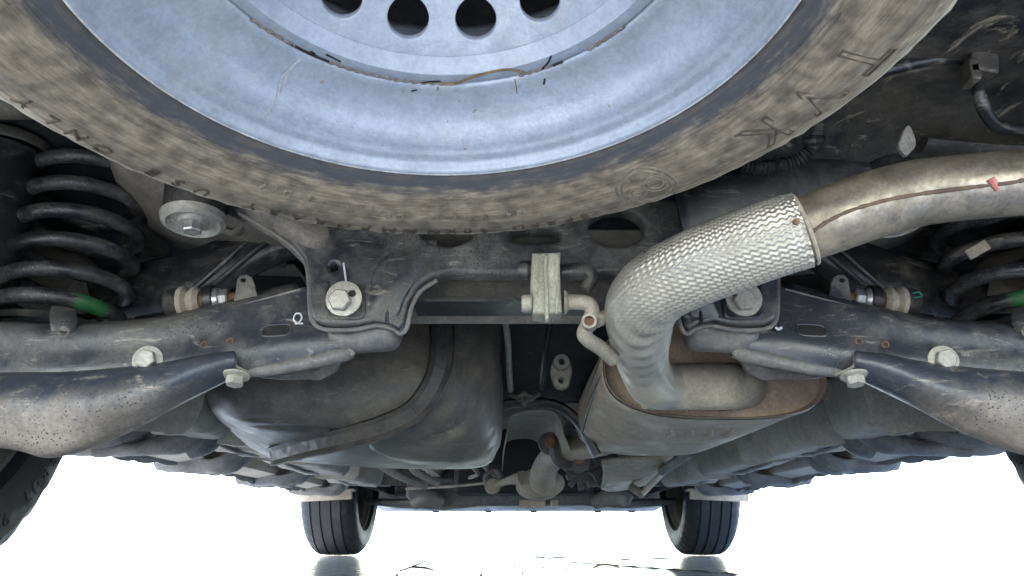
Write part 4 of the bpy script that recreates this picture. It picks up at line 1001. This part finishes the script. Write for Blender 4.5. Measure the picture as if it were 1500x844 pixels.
# local frame: rim lip lies in z = 0, up = +z
def tyre_profile():
    return [(.2235, .004), (.2260, .000), (.2300, -.0035), (.2380, -.0065), (.2395, -.0080), (.2500, -.0125), (.2600, -.0160), (.2700, -.0185), (.2800, -.0200), (.2900, -.0205), (.3000, -.0195), (.3080, -.0170), (.3150, -.0125), (.3205, -.005), (.3228, .004),
            (.3238, .016), (.3240, .030), (.3190, .031), (.3190, .036), (.3240, .037), (.3240, .062), (.3190, .063), (.3190, .068), (.3230, .069), (.3215, .098), (.3150, .112), (.300, .122), (.27, .126), (.24, .121), (.224, .112)]
TPF = tyre_profile()
def side_u(r):
    for (a, ua), (b_, ub) in zip(TPF[:14], TPF[1:15]):
        if a <= r <= b_: return ua + (ub - ua) * (r - a) / (b_ - a)
    return -.01
v, f = lathe(TPF, Vector((0, 0, 0)), (0, 0, 1), 240)
rr = random.Random(5)
for i, q in enumerate(v):
    r = math.hypot(q.x, q.y); a = math.atan2(q.y, q.x)
    if q.z < .01 and r > .296:           # crumbly mud shoulder
        q.z += .0005 * math.sin(a * 90 + 7 * math.sin(a * 13)) ; q.x += .0006 * math.sin(a * 140) * math.cos(a); q.y += .0006 * math.sin(a * 140) * math.sin(a)
TY = finish('tyre', v, f, M['sidewall'], SW, local=True, angle=50, label='mud-caked temporary spare tyre')
def place_text(b, txt, r, a_mid, size, step, outw=True, outline=0., thick=.0006, sx=1., clockwise=None):
    """raised characters on the sidewall; tops point outward, read from below"""
    n = len(txt)
    for i, ch in enumerate(txt):
        if ch == ' ': continue
        a = a_mid - (i - (n - 1) / 2) * step * (-1)
        rd = Vector((math.cos(a), math.sin(a), 0)); nn = Vector((0, 0, -1))
        e2 = rd if outw else -rd
        e1 = e2.cross(nn)
        vv, ff = text_mesh(ch, size, thick, outline)
        out = []
        for q in vv:
            p = rd * 0 + Vector((math.cos(a), math.sin(a), 0)) * r + e1 * q.x * sx + e2 * q.y
            u = side_u(math.hypot(p.x, p.y)); out.append(Vector((p.x, p.y, u - .0003 - (q.z if not outline else q.z))))
        b.add(out, ff)
# angles: far side of the wheel (towards the axle) is +90 degrees; left of picture is > 90
b = MB()
place_text(b, 'TEMPORARY USE ONLY', .2935, R(131), .0165, R(4.0), sx=1.1, thick=.0011)
place_text(b, 'SPEED 80KM/H', .2935, R(86), .0155, R(3.1), sx=1.15, thick=.0011)
b.split('raised_letter', M['letter'], TY, smooth=False, local=True)
b = MB(); place_text(b, 'TVK', .278, R(23.5), .046, R(9.4), outline=.0009, sx=1.05)
b.split('outlined_letter', M['letter'], TY, local=True, label='large outlined letters')
b = MB(); place_text(b, 'E4 0236 R  DOT', .270, R(94), .0095, R(2.1), thick=.0007); place_text(b, 'T155 90 D17', .262, R(118), .0095, R(2.3), thick=.0007); b.split('small_letter', M['lettersm'], TY, smooth=False, local=True)
def ring_on(b, cr_, ca, rad, tr, n=40, a0=0, a1=360):
    cx, cy = cr_ * math.cos(ca), cr_ * math.sin(ca); pts = []
    for k in range(n + 1):
        a = R(a0 + (a1 - a0) * k / n); x, y = cx + rad * math.cos(a), cy + rad * math.sin(a); pts.append(Vector((x, y, side_u(math.hypot(x, y)))))
    b.add(*tube(pts, tr, 1, 6))
b = MB(); ca = R(56)
for rad, tr in ((.0260, .0010), (.0215, .0009)): ring_on(b, .277, ca, rad, tr)
ring_on(b, .2755, ca - .034, .0105, .0009); ring_on(b, .2755, ca - .034, .0065, .0007); ring_on(b, .279, ca + .036, .0085, .0009); ring_on(b, .279, ca + .036, .0045, .0007)
ring_on(b, .267, ca, .013, .0006, 20, 200, 320); ring_on(b, .287, ca, .010, .0007, 20, 30, 160)
for k in range(9):
    a = R(205 + 17 * k); cx, cy = .277 * math.cos(ca), .277 * math.sin(ca); p0 = Vector((cx + .0165 * math.cos(a), cy + .0165 * math.sin(a), 0)); p1 = Vector((cx + .0198 * math.cos(a), cy + .0198 * math.sin(a), 0))
    for p in (p0, p1): p.z = side_u(math.hypot(p.x, p.y)) - .0003
    b.add(*tube([p0, p1], .0006, 1, 5))
b.out('round_emblem', M['lettersm'], TY, local=True, label='round moulded emblem with two rings')
b = MB(); ring_on(b, .270, R(94.5), .0055, .0005, 24); ring_on(b, .270, R(88.2), .005, .0005, 4, 45, 405)
for rr_ in (.2405, .2478):
    pts = [Vector((rr_ * math.cos(R(a)), rr_ * math.sin(R(a)), side_u(rr_))) for a in range(0, 361, 3)]; b.add(*tube(pts, .0005, 1, 5, caps=False))
b.out('sidewall_ring', M['sidewall'], TY, local=True)

# rim barrel
RP0 = [(.2215, .010), (.2240, .006), (.2238, .000), (.2225, -.0022), (.2205, -.0022), (.2185, .0), (.2165, .0045), (.2120, .0070), (.2095, .0085), (.2085, .0125), (.2065, .0165), (.2020, .0185), (.1990, .0205), (.1972, .0260), (.1955, .0315),
      (.1900, .0345), (.1860, .0360), (.1835, .0400), (.1800, .0430), (.1740, .0445), (.1680, .0455), (.1655, .0475), (.1640, .0520), (.1640, .10), (.1700, .112), (.215, .116), (.224, .112)]
RP0 = [(.2215, .010), (.2240, .006), (.2238, .000), (.2225, -.0022), (.2205, -.0022), (.2185, .0), (.2160, .0060), (.2110, .0095), (.2080, .0125), (.2035, .0160), (.1985, .0215), (.1940, .0290), (.1880, .0350), (.1810, .0400), (.1740, .0435), (.1690, .0452), (.1655, .0475), (.1640, .0520)]
RP = [(q.x, q.y) for q in cr([Vector((a, b_, 0)) for a, b_ in RP0], 3)] + [(.1640, .10), (.1700, .112), (.215, .116), (.224, .112)]
v, f = lathe(RP, Vector((0, 0, 0)), (0, 0, 1), 160)
RIM = finish('rim', v, f, M['rim'], SW, local=True, angle=80, label='pale blue-silver steel rim with a ring of round holes')
b = MB(); b.add(*tube([Vector((.2222 * math.cos(R(a)), .2222 * math.sin(R(a)), -.0016)) for a in range(0, 361, 3)], .0013, 1, 8, caps=False)); b.out('rim_edge', M['rimedge'], RIM, local=True)
# wheel disc with holes
HPH = .085
def disc():
    cu = bpy.data.curves.new('d', 'CURVE'); cu.dimensions = '2D'; cu.fill_mode = 'BOTH'; cu.extrude = .0014; cu.bevel_depth = .0008; cu.bevel_resolution = 2
    def circ(cx, cy, r, n):
        s = cu.splines.new('POLY'); s.points.add(n - 1); s.use_cyclic_u = True
        for k, q in enumerate(s.points): a = 2 * math.pi * k / n; q.co = (cx + r * math.cos(a), cy + r * math.sin(a), 0, 1)
    circ(0, 0, .1440, 160); circ(0, 0, .1040, 120); NH = 15
    for k in range(NH):
        a = 2 * math.pi * (k + .5) / NH + R(90) + HPH; sp_ = cu.splines.new('POLY'); sp_.points.add(35); sp_.use_cyclic_u = True
        for j, q in enumerate(sp_.points):
            t = 2 * math.pi * j / 36; rr_ = .1250 + .0122 * math.cos(t); aa = a + .0168 * math.sin(t) / .125; q.co = (rr_ * math.cos(aa), rr_ * math.sin(aa), 0, 1)
    o = bpy.data.objects.new('d', cu); COL.objects.link(o); me = bpy.data.meshes.new_from_object(o); bpy.data.objects.remove(o)
    # the 2D sheet is pressed into a cone; subdivide long triangles first so that it follows
    bm = bmesh.new(); bm.from_mesh(me)
    for _ in range(2):
        bmesh.ops.subdivide_edges(bm, edges=[e for e in bm.edges if e.calc_length() > .010], cuts=1, use_grid_fill=False); bmesh.ops.triangulate(bm, faces=bm.faces)
    cone = lambda r: .0615 + (.1440 - r) * .95
    v = [Vector((p.co.x, p.co.y, p.co.z + cone(math.hypot(p.co.x, p.co.y)))) for p in bm.verts]; bm.verts.index_update(); f = [tuple(q.index for q in p.verts) for p in bm.faces]; bm.free()
    b = MB(); b.add(v, f)
    b.add(*lathe([(.1640, .0505), (.1625, .0478), (.1580, .0468), (.1530, .0480), (.1490, .0530), (.1462, .0575), (.1436, .0602)], Vector((0, 0, 0)), (0, 0, 1), 160))
    b.add(*lathe([(.1044, .0978), (.098, .1025), (.085, .104), (.075, .100), (.060, .098), (.033, .098), (.030, .094), (.028, .098), (.0, .10)], Vector((0, 0, 0)), (0, 0, 1), 96))
    return b
disc().out('wheel_disc', M['rim'], RIM, local=True, angle=35)
# weld seam at the joint: clean, open and rusted stretches
def seam(a0, a1, rad, m, name, r0=.1632, z=.0478, wob=.0006):
    n = int(abs(a1 - a0) * 1.5) + 3; pts = []
    for k in range(n):
        a = R(a0 + (a1 - a0) * k / (n - 1)); q = r0 + wob * math.sin(k * 1.7); pts.append(Vector((q * math.cos(a), q * math.sin(a), z - .0002)))
    b = MB(); b.add(*tube(pts, rad, 2, 8, disp=lambda L, a, r, t: .0004 * math.sin(L * 800))); b.out(name, m, RIM, local=True)
for a0, a1 in ((150, 137), (127, 95), (73, 63), (52, 40)): seam(a0, a1, .0013, M['weld'], 'weld_bead')
def bow(pts, m, rad, name='weld_bead'):
    b = MB(); P = []
    for a, r_, z in pts: P.append(Vector((r_ * math.cos(R(a)), r_ * math.sin(R(a)), z)))
    b.add(*tube(P, rad, 6, 8)); return b.out(name, m, RIM, local=True)
bow([(96, .1638, .0474), (93.5, .1632, .0470), (91, .1620, .0466), (87, .1560, .0464), (82, .1530, .0472), (77, .1525, .0474), (74, .1545, .0467), (71, .1605, .0466)], M['weldrust'], .0010)
bow([(138, .1636, .0474), (133, .1638, .0474), (127, .1638, .0474)], M['void'], .0009, 'open_joint')
bow([(63, .1640, .0474), (60, .1638, .0474)], M['void'], .0009, 'open_joint')
# rust run below the seam, marker strokes
def onrim(a, r_):
    for (ra, ua), (rb, ub) in zip(RP[3:], RP[4:]):
        if rb <= r_ <= ra: return Vector((r_ * math.cos(R(a)), r_ * math.sin(R(a)), ua + (ub - ua) * (ra - r_) / max(1e-6, ra - rb) - .0003))
    return Vector((r_ * math.cos(R(a)), r_ * math.sin(R(a)), .0468))
def stroke(pts, m, rad, name):
    b = MB(); b.add(*tube([onrim(*p) for p in pts], rad, 3, 6, flat=.4)); b.out(name, m, RIM, local=True)
stroke([(74.5, .166), (74.7, .172), (75, .178)], M['weldrust'], .0005, 'rust_run')
stroke([(96.2, .166), (96.4, .169)], M['weldrust'], .0007, 'rust_run')
for pts in ([(101, .163), (98.5, .1605), (95.5, .1595)], [(103.5, .171), (102, .1695)], [(66, .163), (63.5, .158), (61.5, .152)], [(66.5, .1715), (67.4, .176)], [(129, .1565), (127, .157), (124.5, .158)], [(133, .160), (131.5, .161)]):
    stroke(pts, M['ink'], .0009, 'marker_stroke')
# scuffs and chips on the rim paint
rr = random.Random(21)
for k in range(9):
    a = rr.uniform(35, 150); q = rr.uniform(.170, .214); stroke([(a, q), (a + rr.uniform(-.3, .3), q + rr.uniform(-.001, .001)), (a + rr.uniform(-.5, .5), q + rr.uniform(-.002, .002))], M['pipe2'], rr.uniform(.0006, .0010), 'paint_chip')
for a, q0 in ((134, .171), (134.6, .176)):
    stroke([(a, q0), (a + .8, q0 + .012), (a + .3, q0 + .022), (a + 1.4, q0 + .034)], M['drip'], .0010, 'dried_drip')
# hub carrier above the wheel
b = MB(); b.add(*lathe([(0, .085), (.02, .085), (.02, .12), (.012, .13), (.012, .18)], Vector((0, 0, 0)), (0, 0, 1), 24)); b.out('carrier_bolt', M['void'], SW, local=True)

# ================================================================== THINGS ON THE GROUND
def debris():
    p = W(890, 836, 2.0); 
    def gpt(px, py):
        r = ray(px, py); return CAMP + r * (-CAMP.z / r.z)
    g = gpt(888, 835)
    v = []; f = []; n = 14
    for k in range(n + 1):
        t = k / n; w_ = .008 * math.sin(math.pi * t) ** .8; z = .006 + .010 * math.sin(math.pi * t)
        for u in (-1, 0, 1): v.append(g + Vector(((t - .5) * .075, u * w_, z - (.004 if u == 0 else 0))))
    for k in range(n):
        for j in range(2): f.append((k * 3 + j, k * 3 + j + 1, (k + 1) * 3 + j + 1, (k + 1) * 3 + j))
    o = finish('fallen_leaf', [q - g for q in v], f, M['leaf'], None, solid=.0008); o.location = g
    tag(o, 'small curled yellow-brown leaf lying on the wet ground', 'leaf')
    g = gpt(605, 838); b = MB(); b.add(*tube([Vector((-.03, -.03, .004)), Vector((-.005, .0, .012)), Vector((.02, .05, .022)), Vector((.032, .06, .028))], [.0018, .0022, .0016, .0008], 5, 7)); b.add(*tube([Vector((-.005, 0, .012)), Vector((.03, -.002, .01)), Vector((.06, -.012, .004))], [.0025, .003, .001], 5, 7))
    o = b.out('twig', M['plastic'], None); o.location = g; tag(o, 'dark forked twig on the wet ground left of centre', 'twig')
    # wet joint line in the concrete, right of centre
    a_, c_ = gpt(838, 824), gpt(1085, 842); b = MB()
    b.add(*tube([a_ + Vector((0, 0, -.006)), (a_ + c_) / 2 + Vector((0, 0, -.0055)), c_ + Vector((0, 0, -.006))], .008, 8, 8, disp=lambda L, a, r, t: .002 * math.sin(L * 60)))
    o = b.out('concrete_joint', M['rubber'], None, kind='structure')
    rr = random.Random(11); b = MB()
    for k in range(30):
        px = rr.uniform(560, 1080); py = rr.uniform(818, 843); c = gpt(px, py); r_ = rr.uniform(.0015, .004)
        b.add(*lathe([(r_, -.001), (r_ * .8, r_ * .5), (0, r_ * .8)], c, (rr.uniform(-.3, .3), rr.uniform(-.3, .3), 1), 6))
    for k in range(7):
        px = rr.uniform(600, 1000); py = rr.uniform(806, 822); c = gpt(px, py); L_ = rr.uniform(.02, .07)
        b.add(*tube([c + Vector((-L_, 0, .0)), c + Vector((0, rr.uniform(-.1, .1), .001)), c + Vector((L_, rr.uniform(-.1, .1), 0))], [.001, .003, .001], 4, 6))
    c = gpt(225, 801); b.add(*tube([c + Vector((-.42, 0, -.002)), c + Vector((0, .05, .0)), c + Vector((.42, 0, -.002))], [.001, .008, .001], 6, 6))
    c = gpt(853, 799); b.add(*tube([c + Vector((-.2, 0, -.002)), c + Vector((0, .05, .0)), c + Vector((.2, 0, -.002))], [.001, .008, .001], 6, 6))
    o = b.out('grit', M['greypart'], None, kind='stuff'); tag(o, 'scattered dark grit and crumbs on the wet ground', 'grit')
debris()
